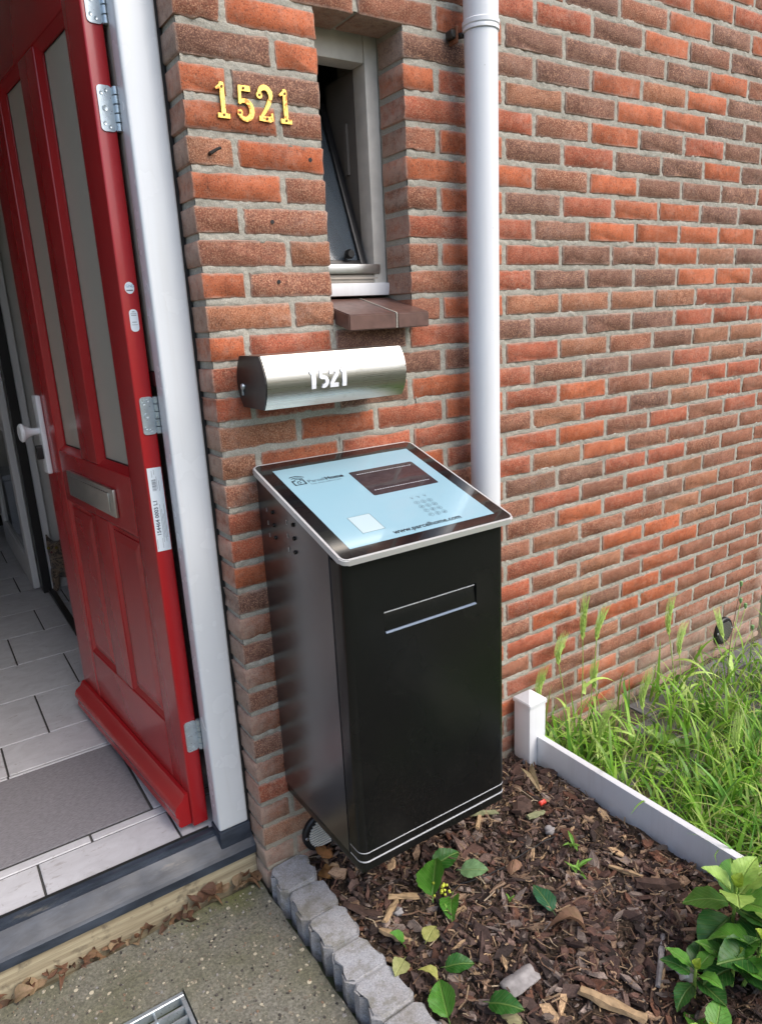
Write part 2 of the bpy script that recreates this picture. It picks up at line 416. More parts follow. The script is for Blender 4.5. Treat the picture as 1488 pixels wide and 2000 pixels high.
# --- weedy strip on the right
xs = np.linspace(.935, 3.2, 90); ys = np.linspace(-1.9, .03, 70); nx = len(xs)
V = [(x, y, ZGRASS + .006 * nz(x, y, 11, 3) + .004 * nz(x, y, 31, 1)) for y in ys for x in xs]
F = [(j * nx + i, j * nx + i + 1, (j + 1) * nx + i + 1, (j + 1) * nx + i) for j in range(len(ys) - 1) for i in range(nx - 1)]
tag(put('weedy_ground', np_mesh('weedy_ground', V, F, None, smooth=True), 'sand'), kind='structure')
# --- pavers under the weeds
pav = empty('paving', (1.9, -.3, ZGRASS), kind='structure')
pm = []
for k in range(4):
    b = BM(); box(b, -.1, .1, -.048, .048, -.03, .012, .004, 2)
    for v in b.verts: v.co += Vector((random.uniform(-.002, .002), random.uniform(-.002, .002), random.uniform(-.0015, .0015)))
    me = bpy.data.meshes.new('paver'); b.to_mesh(me); b.free(); me.materials.append(MT['paver']); pm.append(me)
for j in range(9):
    for i in range(9):
        x = 1.12 + i * .207 + (j % 2) * .1; y = -.075 - j * .104
        if x > 2.9 or (x < 1.35 and y > -.2): continue
        put('paver', pm[(i * 3 + j) % 4], None, pav, (x, y, ZGRASS - .004 + random.uniform(-.003, .003))).rotation_euler = (random.uniform(-.02, .02), random.uniform(-.02, .02), random.uniform(-.02, .02))
# --- concrete slab at the step, with the drain opening left free
def slab():
    X = [-2.2, -.53, -.287, -.008]; Y = [-2.2, -.40, -.158, .036]
    bm = BM()
    for i in range(3):
        for j in range(3):
            if i == 1 and j == 1: continue
            nx_, ny_ = (14 if i == 0 else 6), (14 if j == 0 else 6)
            g = [[bm.verts.new((X[i] + (X[i + 1] - X[i]) * a / nx_, Y[j] + (Y[j + 1] - Y[j]) * b / ny_, ZSLAB)) for a in range(nx_ + 1)] for b in range(ny_ + 1)]
            for b in range(ny_):
                for a in range(nx_): bm.faces.new((g[b][a], g[b][a + 1], g[b + 1][a + 1], g[b + 1][a]))
    bmesh.ops.remove_doubles(bm, verts=bm.verts, dist=1e-5)
    be = [e for e in bm.edges if e.is_boundary]
    r = bmesh.ops.extrude_edge_only(bm, edges=be)
    nv = [g for g in r['geom'] if isinstance(g, bmesh.types.BMVert)]
    for v in nv: v.co.z -= .012; v.co.x += .004 * (1 if v.co.x > -.02 else 0); v.co.y += .004 * (1 if v.co.y > .03 else 0)
    be = [e for e in bm.edges if e.is_boundary]
    r = bmesh.ops.extrude_edge_only(bm, edges=be)
    for g in r['geom']:
        if isinstance(g, bmesh.types.BMVert): g.co.z -= .06
    for v in bm.verts:
        if v.co.y > .02 or v.co.x > -.03: v.co += Vector((.003 * nz(v.co.y, v.co.z, 60), .004 * nz(v.co.x, v.co.z, 40, 1), .002 * nz(v.co.x, v.co.y, 30, 2)))
    return bm
o = ob('concrete_slab', slab(), 'conc', smooth=True); tag(o, kind='structure')

# --- pebbles showing in the worn slab
def slab_pebbles():
    n_ = 5200; X = rng.uniform(-1.0, -.012, n_); Y = -.9 + .93 * rng.random(n_) ** .8; k = ~((X > -.54) & (X < -.28) & (Y > -.41) & (Y < -.15)); X, Y = X[k], Y[k]; n_ = len(X)
    r = .0012 + .0052 * rng.random(n_) ** 3.2; m = 7; a = np.arange(m) * 2 * PI / m
    ring = np.stack([np.cos(a), np.sin(a), 0 * a], 1)[None] * rng.uniform(.65, 1.15, (n_, m, 1)) * np.stack([np.ones(n_), rng.uniform(.55, 1, n_), np.ones(n_)], 1)[:, None, :]
    rot = rng.uniform(0, 6.28, n_); ring = np.stack([ring[:, :, 0] * np.cos(rot)[:, None] - ring[:, :, 1] * np.sin(rot)[:, None], ring[:, :, 0] * np.sin(rot)[:, None] + ring[:, :, 1] * np.cos(rot)[:, None], ring[:, :, 2]], 2)
    B = np.zeros((n_, 2 * m, 3)); B[:, :m] = ring * r[:, None, None]; B[:, m:] = ring * r[:, None, None] * .62; B[:, :m, 2] = -.003; B[:, m:, 2] = (r * rng.uniform(.05, .28, n_))[:, None] + .0012
    B += np.stack([X, Y, np.full(n_, ZSLAB)], 1)[:, None, :]
    F_ = []
    for q in range(n_):
        o_ = q * 2 * m; F_.append(tuple(o_ + m + k_ for k_ in range(m)))
        for k_ in range(m): F_.append((o_ + k_, o_ + (k_ + 1) % m, o_ + m + (k_ + 1) % m, o_ + m + k_))
    pal = np.array([[.40, .36, .27], [.26, .23, .18], [.10, .09, .08], [.52, .47, .36], [.32, .22, .15], [.06, .055, .05], [.36, .35, .33]]); c = pal[rng.choice(7, n_, p=[.2, .25, .2, .07, .08, .1, .1])]
    me = np_mesh('slab_pebbles', B.reshape(-1, 3), F_, None, np.repeat(c, 2 * m, 0)); o = put('slab_pebbles', me, 'bark_chips', slab_o); tag(o, kind='stuff')
slab_o = o; slab_pebbles()
# --- leafy screen added out of view, to give the steel letterbox a dark reflection
def reflection_hedge():
    n_ = 9000; X = rng.uniform(-9, 9, n_); Y = -7.2 + rng.uniform(-.45, .45, n_); Z = -.2 + 2.9 * rng.random(n_) ** .8; r = rng.uniform(.06, .16, n_)
    A = rng.normal(0, 1, (n_, 3, 3)); A /= np.linalg.norm(A, axis=2, keepdims=True); B = np.stack([X, Y, Z], 1)[:, None, :] + A * r[:, None, None]; B[:, :, 2] = np.maximum(B[:, :, 2], -.21)
    pal = np.array([[.04, .09, .02], [.07, .14, .03], [.03, .06, .02]]); c = pal[rng.integers(0, 3, n_)]
    tag(put('reflection_hedge', np_mesh('reflection_hedge', B.reshape(-1, 3), np.arange(n_ * 3).reshape(-1, 3), None, np.repeat(c, 3, 0)), 'grass_blades'), 'dark green leaf mass added out of view for the letterbox to mirror', 'reflection_hedge', kind='stuff')
reflection_hedge()
# --- hall floor, tile by tile
hf = empty('hall_floor', (-.55, 2, ZFLOOR), kind='structure')
bm = BM(); box(bm, -1.12, .30, .118, 4.5, ZFLOOR - .05, ZFLOOR - .004); ob('grout_bed', bm, 'grout', hf)
rows = [(.128, .268, -.504, 0), (.738, .922, -.515, 0), (.928, 1.238, -.367, 0), (1.244, 1.556, -.207, 0), (1.562, 1.874, -.383, 0), (1.88, 2.178, -.23, 0), (2.184, 2.496, -.40, 0), (2.502, 2.79, -.247, 0), (2.796, 3.10, -.40, 0), (3.106, 3.41, -.24, 0), (3.416, 3.72, -.4, 0), (3.726, 4.1, -.24, 0)]
for y0, y1, px_, _ in rows:
    k = -3
    while True:
        a = px_ + k * .334 + .003; b_ = a + .328; k += 1
        if a > .29: break
        a = max(a, -1.11); b_ = min(b_, .29)
        if b_ - a < .03: continue
        bm = BM(); box(bm, a, b_, y0, y1, ZFLOOR - .012, ZFLOOR, .0015, 1); ob('floor_tile', bm, 'tile', hf)
for a, b_, y0, y1 in ((-1.11, -.372, .274, .303), (-.366, .0, .274, .303), (-.196, .0, .309, .732), (-1.11, -.52, .722, .732), (-.515, -.2, .722, .732)):
    bm = BM(); box(bm, a, b_, y0, y1, ZFLOOR - .012, ZFLOOR - .0005, .0015, 1); ob('floor_tile', bm, 'tile', hf)

# ================================================================== THE HOUSE
house = empty('terraced_house', (1.0, .1, -.2), 'brick house front with red entrance door and narrow tilted window', 'house')
# openings in the facade
WX0, WX1, WZ0, WZ1 = .314, .541, 1.262, 1.917
wall = None
def build_mortar():
    """displaced mortar sheet in front of a solid backing; front at y ~ .0035"""
    st = .0055; Vs = []; Fs = []; nv = 0
    def sheet(x0, x1, z0, z1):
        nonlocal nv
        nx = max(2, int((x1 - x0) / st)); nzz = max(2, int((z1 - z0) / st))
        X = np.linspace(x0, x1, nx + 1); Z = np.linspace(z0, z1, nzz + 1)
        XX, ZZ = np.meshgrid(X, Z)
        R = rng.normal(0, 1, XX.shape); R = (R + np.roll(R, 1, 0) + np.roll(R, 1, 1) + np.roll(R, (1, 1), (0, 1))) / 2
        YY = .0021 + R * .0010 + .0008 * np.sin(XX * 37 + ZZ * 21)
        rr = 29 - ZZ / H; row = np.floor(rr); dz = BH / 2 - np.abs(rr - row - .5) * H; od = np.mod(row, 2)
        ph = np.mod(XX - np.where(od == 1, .859, .749) + .11, .22) - .11; dx = np.abs(ph) - .0066
        pier = (XX < WX0) & (row >= 0) & (row < 10); dx = np.where(pier, np.minimum(np.abs(XX - np.where(od == 1, .208, .103)), WX0 + .02 - XX) - .0066, dx)
        YY = YY + .0075 * np.clip((np.minimum(dx, dz) - .0030) / .005, 0, 1)
        Vs.append(np.stack([XX.ravel(), YY.ravel(), ZZ.ravel()], 1))
        q = (nv + np.arange(nzz)[:, None] * (nx + 1) + np.arange(nx)[None]).ravel(); Fs.append(np.stack([q, q + 1, q + nx + 2, q + nx + 1], 1)); nv += (nx + 1) * (nzz + 1)
    zt = 2.62
    sheet(.005, WX0 - .004, -.24, zt); sheet(WX0 - .004, WX1 + .004, -.24, WZ0 - .01); sheet(WX0 - .004, WX1 + .004, WZ1 + .004, zt); sheet(WX1 + .004, WALL_END - .005, -.24, zt)
    return np_mesh('wall', np.concatenate(Vs), np.concatenate(Fs), None, smooth=True)
wall = put('wall', build_mortar(), 'mortar', house, (0, 0, 0))
bm = BM()   # solid wall behind the mortar skin and round the reveals
for a in ((.005, WX0 - .004, .008, .30, -.24, 2.62), (WX0 - .004, WX1 + .004, .008, .30, -.24, WZ0 - .03), (WX0 - .004, WX1 + .004, .008, .30, WZ1 + .004, 2.62), (WX1 + .004, WALL_END - .005, .008, .30, -.24, 2.62)): box(bm, *a)
ob('wall_core', bm, 'mortar', wall)

CLS = {'o': ((.43, .115, .048), .35), 'r': ((.345, .088, .046), .6), 'd': ((.165, .078, .056), .85), 'm': ((.235, .086, .052), .95), 't': ((.29, .115, .062), .95), 'p': ((.40, .20, .15), .5)}
ROWMAP = {-5: 'rdorom', -4: 'dooror', -3: 'ddmodo', -2: 'rrdomd', -1: 'ddddom', 0: 'ddotod', 1: 'tdoodd', 2: 'rmodrd', 3: 'drddod', 4: 'omoddd', 5: 'droodd', 6: 'rdoooo', 7: 'rddotd', 8: 'rdddoo', 9: 'ttttrt', 10: 'ddddrr', 11: 'rtmdtt', 12: 'rmddrt', 13: 'romtrr', 14: 'mtrdtr', 15: 'romrmr', 16: 'rtommm', 17: 'ddrrmt', 18: 'mrmrtm', 19: 'mordtr', 20: 'mtmmto', 21: 'rmootr', 22: 'rmtrod', 23: 'rtmorm', 24: 'modord', 25: 'rroomr', 26: 'mrtmrm', 27: 'rmmrtm'}
PIER = {0: 'mo', 1: 'do', 2: 'od', 3: 'om', 4: 'to', 5: 'om', 6: 'mm', 7: 'mt', 8: 'om', 9: 'tt', 10: 'ordr', 11: 'rrdm', 12: 'rrdo', 13: 'toro', 14: 'torr', 15: 'mror', 16: 'rr', 17: 'rr', 18: 'or', 19: 'dd', 20: 'or', 21: 'dd', 22: 'rr', 23: 'dm', 24: 'rr', 25: 'dd', 26: 'dd', 27: 'rr', 28: 'mm', 29: 'tt', 30: 'tt'}
JAMB = {0: 'd', 1: 'or', 2: 'r', 3: 'mo', 4: 'o', 5: 'mo', 6: 'r', 7: 'mo', 8: 'm', 9: 'ro'}
def brick_mesh(L, depth, seed):
    r = random.Random(seed); hx, hz = L / 2, BH / 2; c = .0026
    base = [(-hx + c, -hz)] + [(-hx + c + (2 * hx - 2 * c) * k / 5, -hz) for k in (1, 2, 3, 4)] + [(hx - c, -hz), (hx, -hz + c), (hx, 0), (hx, hz - c), (hx - c, hz)] + [(hx - c - (2 * hx - 2 * c) * k / 5, hz) for k in (1, 2, 3, 4)] + [(-hx + c, hz), (-hx, hz - c), (-hx, 0), (-hx, -hz + c)]
    j = [(a + r.gauss(0, .0011), b + r.gauss(0, .0012)) for a, b in base]
    if r.random() < .4:
        k = r.randrange(len(j)); a, b = j[k]; j[k] = (a * .975, b * .90)
    bm = BM(); n = len(j)
    f = [bm.verts.new((a * (1 - .0017 / hx), r.gauss(0, .0006), b * (1 - .0016 / hz))) for a, b in j]
    m = [bm.verts.new((a, .0022 + r.gauss(0, .0003), b)) for a, b in j]
    k_ = [bm.verts.new((a, depth, b)) for a, b in j]
    bm.faces.new(f)
    for A, B in ((f, m), (m, k_)):
        for i in range(n): bm.faces.new((A[i], A[(i + 1) % n], B[(i + 1) % n], B[i]))
    bmesh.ops.recalc_face_normals(bm, faces=bm.faces)
    me = bpy.data.meshes.new('brick'); bm.to_mesh(me); bm.free()
    for p in me.polygons: p.use_smooth = True
    try: me.set_sharp_from_angle(angle=math.radians(60))
    except Exception: pass
    me.materials.append(MT['brick']); return me
bricks = []   # x0, x1, row, class
for r in range(-9, 32):
    odd = r % 2
    perps = [(.859 if odd else .749) + .22 * k for k in range(-4, 9)]
    cuts = [0.0] + [p for p in perps if .06 < p < WALL_END - .03] + [WALL_END]
    if r in range(0, 10):      # window rows
        cuts = [0, .208 if odd else .103, WX0]; segs = list(zip(cuts, cuts[1:]))
        cc = [WX1] + [p for p in perps if WX1 + .05 < p < WALL_END - .03] + [WALL_END]; segs += list(zip(cc, cc[1:]))
    else: segs = list(zip(cuts, cuts[1:]))
    for a, b in segs:
        g0 = 0 if a in (0.0, WX1) else .0066; g1 = 0 if b in (WX0, WALL_END) else .0066
        if a == 0.0: g0 = .0
        mid = (a + b) / 2; cl = None
        start = .859 if odd else .749
        k = int(math.floor((mid - start) / .22))
        if k >= 0 and r in ROWMAP: cl = ROWMAP[r][k] if k < 6 else random.choice('rmp')
        elif r in PIER and mid < .75:
            k2 = [i for i, s in enumerate(segs) if s == (a, b)][0]
            if r in JAMB and a >= WX1 - .001: cl = JAMB[r][min(len(JAMB[r]) - 1, k2 - 2)]
            elif k2 < len(PIER[r]): cl = PIER[r][k2]
        cl = cl or random.choice('oormmdt')
        bricks.append((a + g0, b - g1, r, cl))
def bscore(b):
    x = (b[0] + b[1]) / 2; z = (28.5 - b[2]) * H
    px, py, d = project((x, 0, z))
    vis = -20 < px < 1510 and -20 < py < 1990
    if .14 < b[0] and b[1] < .50 and .10 < z < .84: vis = False       # behind the parcel box
    if z < -.16: vis = False
    return ((b[1] - b[0]) / d / d) if vis else 0
order = sorted(bricks, key=bscore, reverse=True)
cache = {}; rest = BM()
for i, b in enumerate(order):
    x0, x1, r, cl = b; L = round((x1 - x0) / .004) * .004
    key = (L, (i * 7 + r) % (9 if L > .15 else 5))
    if key not in cache: cache[key] = brick_mesh(L, .1, hash(key) & 0xffff)
    x = (x0 + x1) / 2; z = (28.5 - r) * H
    c, sp = CLS[cl]; f = random.uniform(.86, 1.14); h = random.uniform(-.06, .06)
    colr = (min(.5, c[0] * f * (1 + h)), c[1] * f, c[2] * f * (1 - h), sp * random.uniform(.75, 1.1))
    ls = (x1 - x0) / L
    if i < 300 and bscore(b) > 0:
        o = put('brick', cache[key], None, wall, (x, random.uniform(-.0009, .0009), z), colr); o.scale = (ls, 1, 1)
        o.rotation_euler = (random.uniform(-.008, .008), random.uniform(-.005, .005), random.uniform(-.004, .004))
    else:
        nb = len(rest.verts); rest.from_mesh(cache[key]); rest.verts.ensure_lookup_table()
        for v in rest.verts[nb:]: v.co = Vector((v.co.x * ls + x, v.co.y, v.co.z + z))
me = bpy.data.meshes.new('bricks'); rest.to_mesh(me); rest.free(); me.materials.append(MT['brick'])
tag(put('bricks', me, None, wall, (0, 0, 0), (.27, .10, .06, .7)), kind='stuff')
# upper storey, out of the picture, and the wall on the far side of the entrance
def m_far():
    t = NT('far_brickwork'); br = t.n('TexBrick'); P = t.pos(); s = t.n('SeparateXYZ'); t.val(s.inputs[0], P); cb = t.n('CombineXYZ')
    t.val(cb.inputs[0], s.outputs[0]); t.val(cb.inputs[1], s.outputs[2]); t.val(br.inputs['Vector'], cb.outputs[0])
    br.inputs['Scale'].default_value = 1; br.inputs['Brick Width'].default_value = .22; br.inputs['Row Height'].default_value = H; br.inputs['Mortar Size'].default_value = .005
    br.inputs['Color1'].default_value = (.36, .10, .05, 1); br.inputs['Color2'].default_value = (.16, .08, .06, 1); br.inputs['Mortar'].default_value = (.33, .31, .26, 1)
    MT['farbrick'] = t.set(col=br.outputs[0], rough=.9)
m_far()
bm = BM(); box(bm, -3.5, WALL_END, .0, .30, 2.625, 5.6); box(bm, -3.5, -1.08, .0, .30, -.24, 2.62); box(bm, -1.08, 0.001, .0, .30, 2.23, 2.62)
ob('upper_wall', bm, 'farbrick', house)

bm = BM(); box(bm, WALL_END - .01, 4.5, .30, .6, -.24, 5.6); ob('set_back_wall', bm, 'farbrick', house)
# --- door frame
fr = empty('door_frame', (-.55, .1, -.1), parent=house)
bm = BM(); box(bm, -.088, -.007, .075, .128, -.02, 2.15, .008, 3); ob('jamb', bm, 'white_gloss', fr, True)
bm = BM(); box(bm, -1.075, -.995, .075, .128, -.02, 2.15, .008, 3); ob('jamb', bm, 'white_gloss', fr, True)
bm = BM(); box(bm, -1.075, -.007, .075, .14, 2.15, 2.225, .006, 2); ob('head', bm, 'white_gloss', fr, True)
for x0, x1 in ((-.0905, -.0045), (-1.078, -.992)):
    bm = BM(); box(bm, x0, x1, .071, .135, -.098, -.0205, .004, 2); ob('foot_block', bm, 'sill', fr, True)
bm = BM(); box(bm, -.006, .0035, .082, .11, -.15, 2.2); ob('sealing_strip', bm, 'rubber', fr)
bm = BM(); box(bm, -.085, -.03, .1285, .185, 1.175, 2.15, .004, 2); ob('rebate_strip', bm, 'beige_paint', fr, True)
bm = BM(); box(bm, -.085, -.03, .1285, .182, 1.14, 1.174, .003, 2); ob('rebate_block', bm, 'dark_red', fr, True)
bm = BM(); box(bm, -.06, -.02, .1285, .20, -.03, 1.139); ob('rebate_seal', bm, 'rubber', fr)
# threshold: sloping blue-grey sill on a timber plinth
th = empty('threshold', (-.55, .1, -.16), parent=house)
bm = BM(); prism(bm, [(.1275, -.031), (.110, -.031), (.1095, -.041), (.100, -.042), (.060, -.079), (.055, -.086), (.056, -.110), (.063, -.113), (.1275, -.113)], -1.06, -.0015, 'x'); ob('sill_rail', bm, 'sill', th)
bm = BM(); prism(bm, [(.12, -.1135), (.066, -.1135), (.064, -.135), (.066, -.1365), (.066, -.24), (.12, -.24)], -1.06, -.0015, 'x'); ob('plinth_board', bm, 'plinth', th)
bm = BM(); box(bm, -1.06, -.10, .1278, .1315, -.05, -.026); ob('draught_seal', bm, 'rubber', th)

# --- the red door, opened inwards
HD = Vector((-.135, .14, 0)); DD = Vector((-.0972, .9953, 0)).normalized(); DN = Vector((-DD.y, DD.x, 0))
def dw(v): return HD + DD * v.x + DN * v.y + Vector((0, 0, v.z))     # (along, outward, up)
DT = .042; DW = .872; DB = -.02; DTOP = 2.12
bm = BM()
for a in ((0, .108, -DT, 0, DB, DTOP), (.704, DW, -DT, 0, DB, DTOP), (.1085, .7035, -DT, -.0004, 1.918, DTOP), (.1085, .7035, -DT, -.0004, .767, .923), (.1085, .7035, -DT, -.0004, DB, .250), (.345, .478, -DT, -.0002, .9235, 1.9175), (.338, .474, -DT, -.0002, .2505, .7665)): box(bm, *a, .0045, 3)
door = ob('front_door', bm, 'red', house, True, dw)
for s0, s1 in ((.1085, .345), (.478, .7035)):
    z0, z1 = .9235, 1.9175
    bm = BM(); box(bm, s0 + .002, s1 - .002, -.028, -.022, z0 + .002, z1 - .002); ob('glass_pane', bm, 'frost', door, False, dw)
    bm = BM(); w_ = .016
    ring = [(s0, z0, 1, 1), (s1, z0, -1, 1), (s1, z1, -1, -1), (s0, z1, 1, -1)]
    o_ = [bm.verts.new((a, -.0035, b)) for a, b, _, _ in ring]; i_ = [bm.verts.new((a + p * w_, -.0165, b + q * w_)) for a, b, p, q in ring]; k_ = [bm.verts.new((a + p * w_, -.0215, b + q * w_)) for a, b, p, q in ring]
    for A, B in ((o_, i_), (i_, k_)):
        for i in range(4): bm.faces.new((A[i], A[(i + 1) % 4], B[(i + 1) % 4], B[i]))
    ob('glazing_bead', bm, 'red', door, False, dw)
    bm = BM(); g_ = .019
    o_ = [bm.verts.new((a + p * w_, -.0212, b + q * w_)) for a, b, p, q in ring]; i_ = [bm.verts.new((a + p * g_, -.0206, b + q * g_)) for a, b, p, q in ring]
    for i in range(4): bm.faces.new((o_[i], o_[(i + 1) % 4], i_[(i + 1) % 4], i_[i]))
    ob('glazing_seal', bm, 'rubber', door, False, dw)
for s0, s1 in ((.1085, .338), (.474, .7035)):
    z0, z1 = .2505, .7665; bm = BM(); prev = None
    for ins, t in ((0, -.004), (.012, -.011), (.020, -.011), (.021, -.008), (.045, -.0035)):
        ring = [bm.verts.new(p) for p in ((s0 + ins, t, z0 + ins), (s1 - ins, t, z0 + ins), (s1 - ins, t, z1 - ins), (s0 + ins, t, z1 - ins))]
        if prev:
            for i in range(4): bm.faces.new((prev[i], prev[(i + 1) % 4], ring[(i + 1) % 4], ring[i]))
        prev = ring
    bm.faces.new(prev)
    bk = [bm.verts.new(p) for p in ((s0, -.036, z0), (s1, -.036, z0), (s1, -.036, z1), (s0, -.036, z1))]; bm.faces.new(bk)
    ob('door_panel', bm, 'red', door, False, dw)
# weather bar
bm = BM(); prism(bm, [(.0005, .080), (.010, .078), (.018, .062), (.034, .052), (.041, .038), (.040, .024), (.033, .012), (.036, -.006), (.030, -.014), (.0005, -.014)], .012, DW - .004, 'x')
for v in bm.verts: v.co = Vector((v.co.x, v.co.y, v.co.z))
bm2 = BM()
ob('weather_bar', bm, 'red', door, True, dw); bm2.free()
# letter plate
lp = BM(); box(lp, .222, .618, .0005, .010, .798, .874, .003, 2); lp = ob('letter_plate', lp, 'silver', door, True, dw)
bm = BM(); box(bm, .250, .590, .0105, .0145, .812, .862, .002, 2); ob('letter_flap', bm, 'silver', door, True, dw)
# handle plate, knob, key cylinder on the outer face of the lock stile
bm = BM(); box(bm, .800, .846, .0005, .016, .838, 1.086, .005, 3); ob('handle_plate', bm, 'white_gloss', door, True, dw)
bm = BM(); lathe(bm, [(.011, .016), (.011, .030), (.013, .042), (.022, .058), (.029, .064), (.029, .070), (.024, .074)], (.823, 0, .975), 20, 'y'); ob('door_knob', bm, 'white_gloss', door, True, dw)
bm = BM(); prism(bm, rrect(.815, .831, .885, .93, .007), .0165, .034, 'y'); ob('lock_cylinder', bm, 'black_plastic', door, True, dw)
# hinges on the hinge edge (s = 0 plane, leaf width runs towards -n)
def hinge(zc, hgt=.086):
    bm = BM(); pr_ = rrect(-.0405, -.009, zc - hgt / 2, zc + hgt / 2, .008, 4)
    A = [bm.verts.new((-.0006, a, b)) for a, b in pr_]; B = [bm.verts.new((-.0028, a, b)) for a, b in pr_]; n_ = len(pr_)
    for i in range(n_): bm.faces.new((A[i], A[(i + 1) % n_], B[(i + 1) % n_], B[i]))
    bm.faces.new(A); bm.faces.new(B[::-1])
    for k in range(5):
        z0 = zc - hgt / 2 + k * hgt / 5
        lathe(bm, [(.006, z0 + .0008), (.0072, z0 + .0015), (.0072, z0 + hgt / 5 - .0015), (.006, z0 + hgt / 5 - .0008)], (-.005, -.0465, 0), 12)
    for a, b, r_ in ((-.017, .028, .0038), (-.027, .034, .0038), (-.017, -.028, .0038), (-.027, -.034, .0038), (-.021, 0, .0062)):
        lathe(bm, [(r_, -.0027), (r_ * .9, -.0042), (r_ * .4, -.0036)], (0, a, zc + b), 10, 'x')
    ob('hinge', bm, 'zinc', door, True, dw)
for zc in (1.905, 1.709, 1.077, .245): hinge(zc)
# stickers on the edge
def edge_prism(pts, t0, t1):   # pts (e to the right, z) on the hinge edge
    bm = BM(); A = [bm.verts.new((-t0, -a, b)) for a, b in pts]; B = [bm.verts.new((-t1, -a, b)) for a, b in pts]; n_ = len(pts)
    for i in range(n_): bm.faces.new((A[i], A[(i + 1) % n_], B[(i + 1) % n_], B[i]))
    bm.faces.new(A); bm.faces.new(B[::-1]); return bm
def edge_text(txt, size, e, z, rot, mat, parent, off=0):
    bm = text_bm(txt, size, .0001, off)
    def f(v):
        x, y = (v.x, v.y) if not rot else (-v.y, v.x)
        return dw(Vector((-.0013 - v.z * .2, -(e + x), z + y)))
    ob('lettering', bm, mat, parent, False, f)
st = ob('round_sticker', edge_prism([(.022 + .0105 * math.cos(a * PI / 10), 1.357 + .0125 * math.sin(a * PI / 10)) for a in range(20)], .0003, .0009), 'label_white', door, False, dw)
edge_text('GND', .0085, .0140, 1.358, 0, 'label_blue', st)
def edge_bars(bars, mat, parent, t=.0012):
    bm = BM()
    for e0, e1, z0, z1 in bars:
        bm.faces.new([bm.verts.new((-t, -a, b)) for a, b in ((e0, z0), (e1, z0), (e1, z1), (e0, z1))])
    ob('printed_lines', bm, mat, parent, False, dw)
edge_bars([(.0145, .0290, 1.3505, 1.353)], 'label_ink', st)
st = ob('oval_sticker', edge_prism(rrect(.0135, .0325, 1.264, 1.312, .0085), .0003, .0009), 'label_white', door, False, dw)
edge_bars([(.020, .026, 1.306, 1.3072), (.0165, .0295, 1.302, 1.3028), (.0175, .029, 1.2985, 1.2995), (.0165, .0295, 1.2785, 1.2792), (.018, .028, 1.284, 1.2852)], 'label_ink', st)
st = ob('paper_label', edge_prism([(.0045, .754), (.0385, .753), (.0385, .956), (.0045, .957)], .0003, .0009), 'label_white', door, False, dw)
edge_text('154464 0003 L1', .0135, .0185, .792, 1, 'label_ink', st, .0003)
bars = [(.012, .022, .902 + .0021 * k, .902 + .0021 * k + random.choice((.0006, .0011, .0014))) for k in range(13)]
for k in range(4):
    e = .0235 + k * .0032; bars.append((e, e + .0007, .775 + .01 * (k % 2), .868 - .012 * (k % 3)))
bars += [(.0235, .0242, .905, .935), (.0285, .0291, .90, .925), (.014, .0147, .934, .95), (.0195, .0202, .94, .952), (.007, .0076, .76, .785), (.02, .0206, .76, .785)]
edge_bars(bars, 'label_ink', st)

# --- window
win = empty('window', (.43, .12, 1.32), parent=house)
bm = BM(); box(bm, .506, .544, .108, .165, 1.330, 1.93, .004, 2); box(bm, .314, .352, .108, .165, 1.330, 1.93, .004, 2); box(bm, .3525, .5055, .110, .165, 1.861, 1.93, .004, 2); ob('window_frame', bm, 'cream_paint', win, True)
bm = BM(); box(bm, .314, .5435, .094, .165, 1.324, 1.3555, .004, 2); ob('bottom_rail', bm, 'white_plastic', win, True)
bm = BM(); box(bm, .33, .522, .103, .145, 1.3785, 1.402, .003, 2); ob('glazing_bar', bm, 'silver', win, True)
bm = BM(); box(bm, .33, .515, .112, .150, 1.3565, 1.3775, .002, 1); box(bm, .33, .515, .107, .1115, 1.366, 1.370); ob('drip_track', bm, 'beige_paint', win)
sh = BM()      # the sash leaning inwards
def sash(v):
    k = (v.z - 1.404) / .43; return Vector((v.x, .132 + v.y + .17 * k, v.z))
for a in ((.352, .366, 0, .03, 1.404, 1.82), (.482, .500, 0, .03, 1.404, 1.82), (.3665, .4815, 0, .03, 1.80, 1.82), (.3665, .4815, 0, .03, 1.404, 1.414)): box(sh, *a, .003, 2)
sh = ob('sash', sh, 'black_frame', win, True, sash)
bm = BM(); box(bm, .360, .488, .012, .018, 1.408, 1.815); ob('sash_glass', bm, 'wglass', sh, False, sash)
bm = BM(); lathe(bm, [(.004, .02), (.011, .012), (.012, 0), (.009, -.008)], (.445, .125, 1.428), 14, 'y'); ob('sash_knob', bm, 'black_plastic', sh, True)
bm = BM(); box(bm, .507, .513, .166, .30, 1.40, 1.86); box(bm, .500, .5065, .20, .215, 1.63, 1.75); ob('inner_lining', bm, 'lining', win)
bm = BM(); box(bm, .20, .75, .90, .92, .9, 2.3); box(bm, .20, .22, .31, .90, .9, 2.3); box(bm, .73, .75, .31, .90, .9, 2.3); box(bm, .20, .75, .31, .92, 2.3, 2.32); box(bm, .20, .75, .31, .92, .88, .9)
ob('closet_wall', bm, 'lining', house)
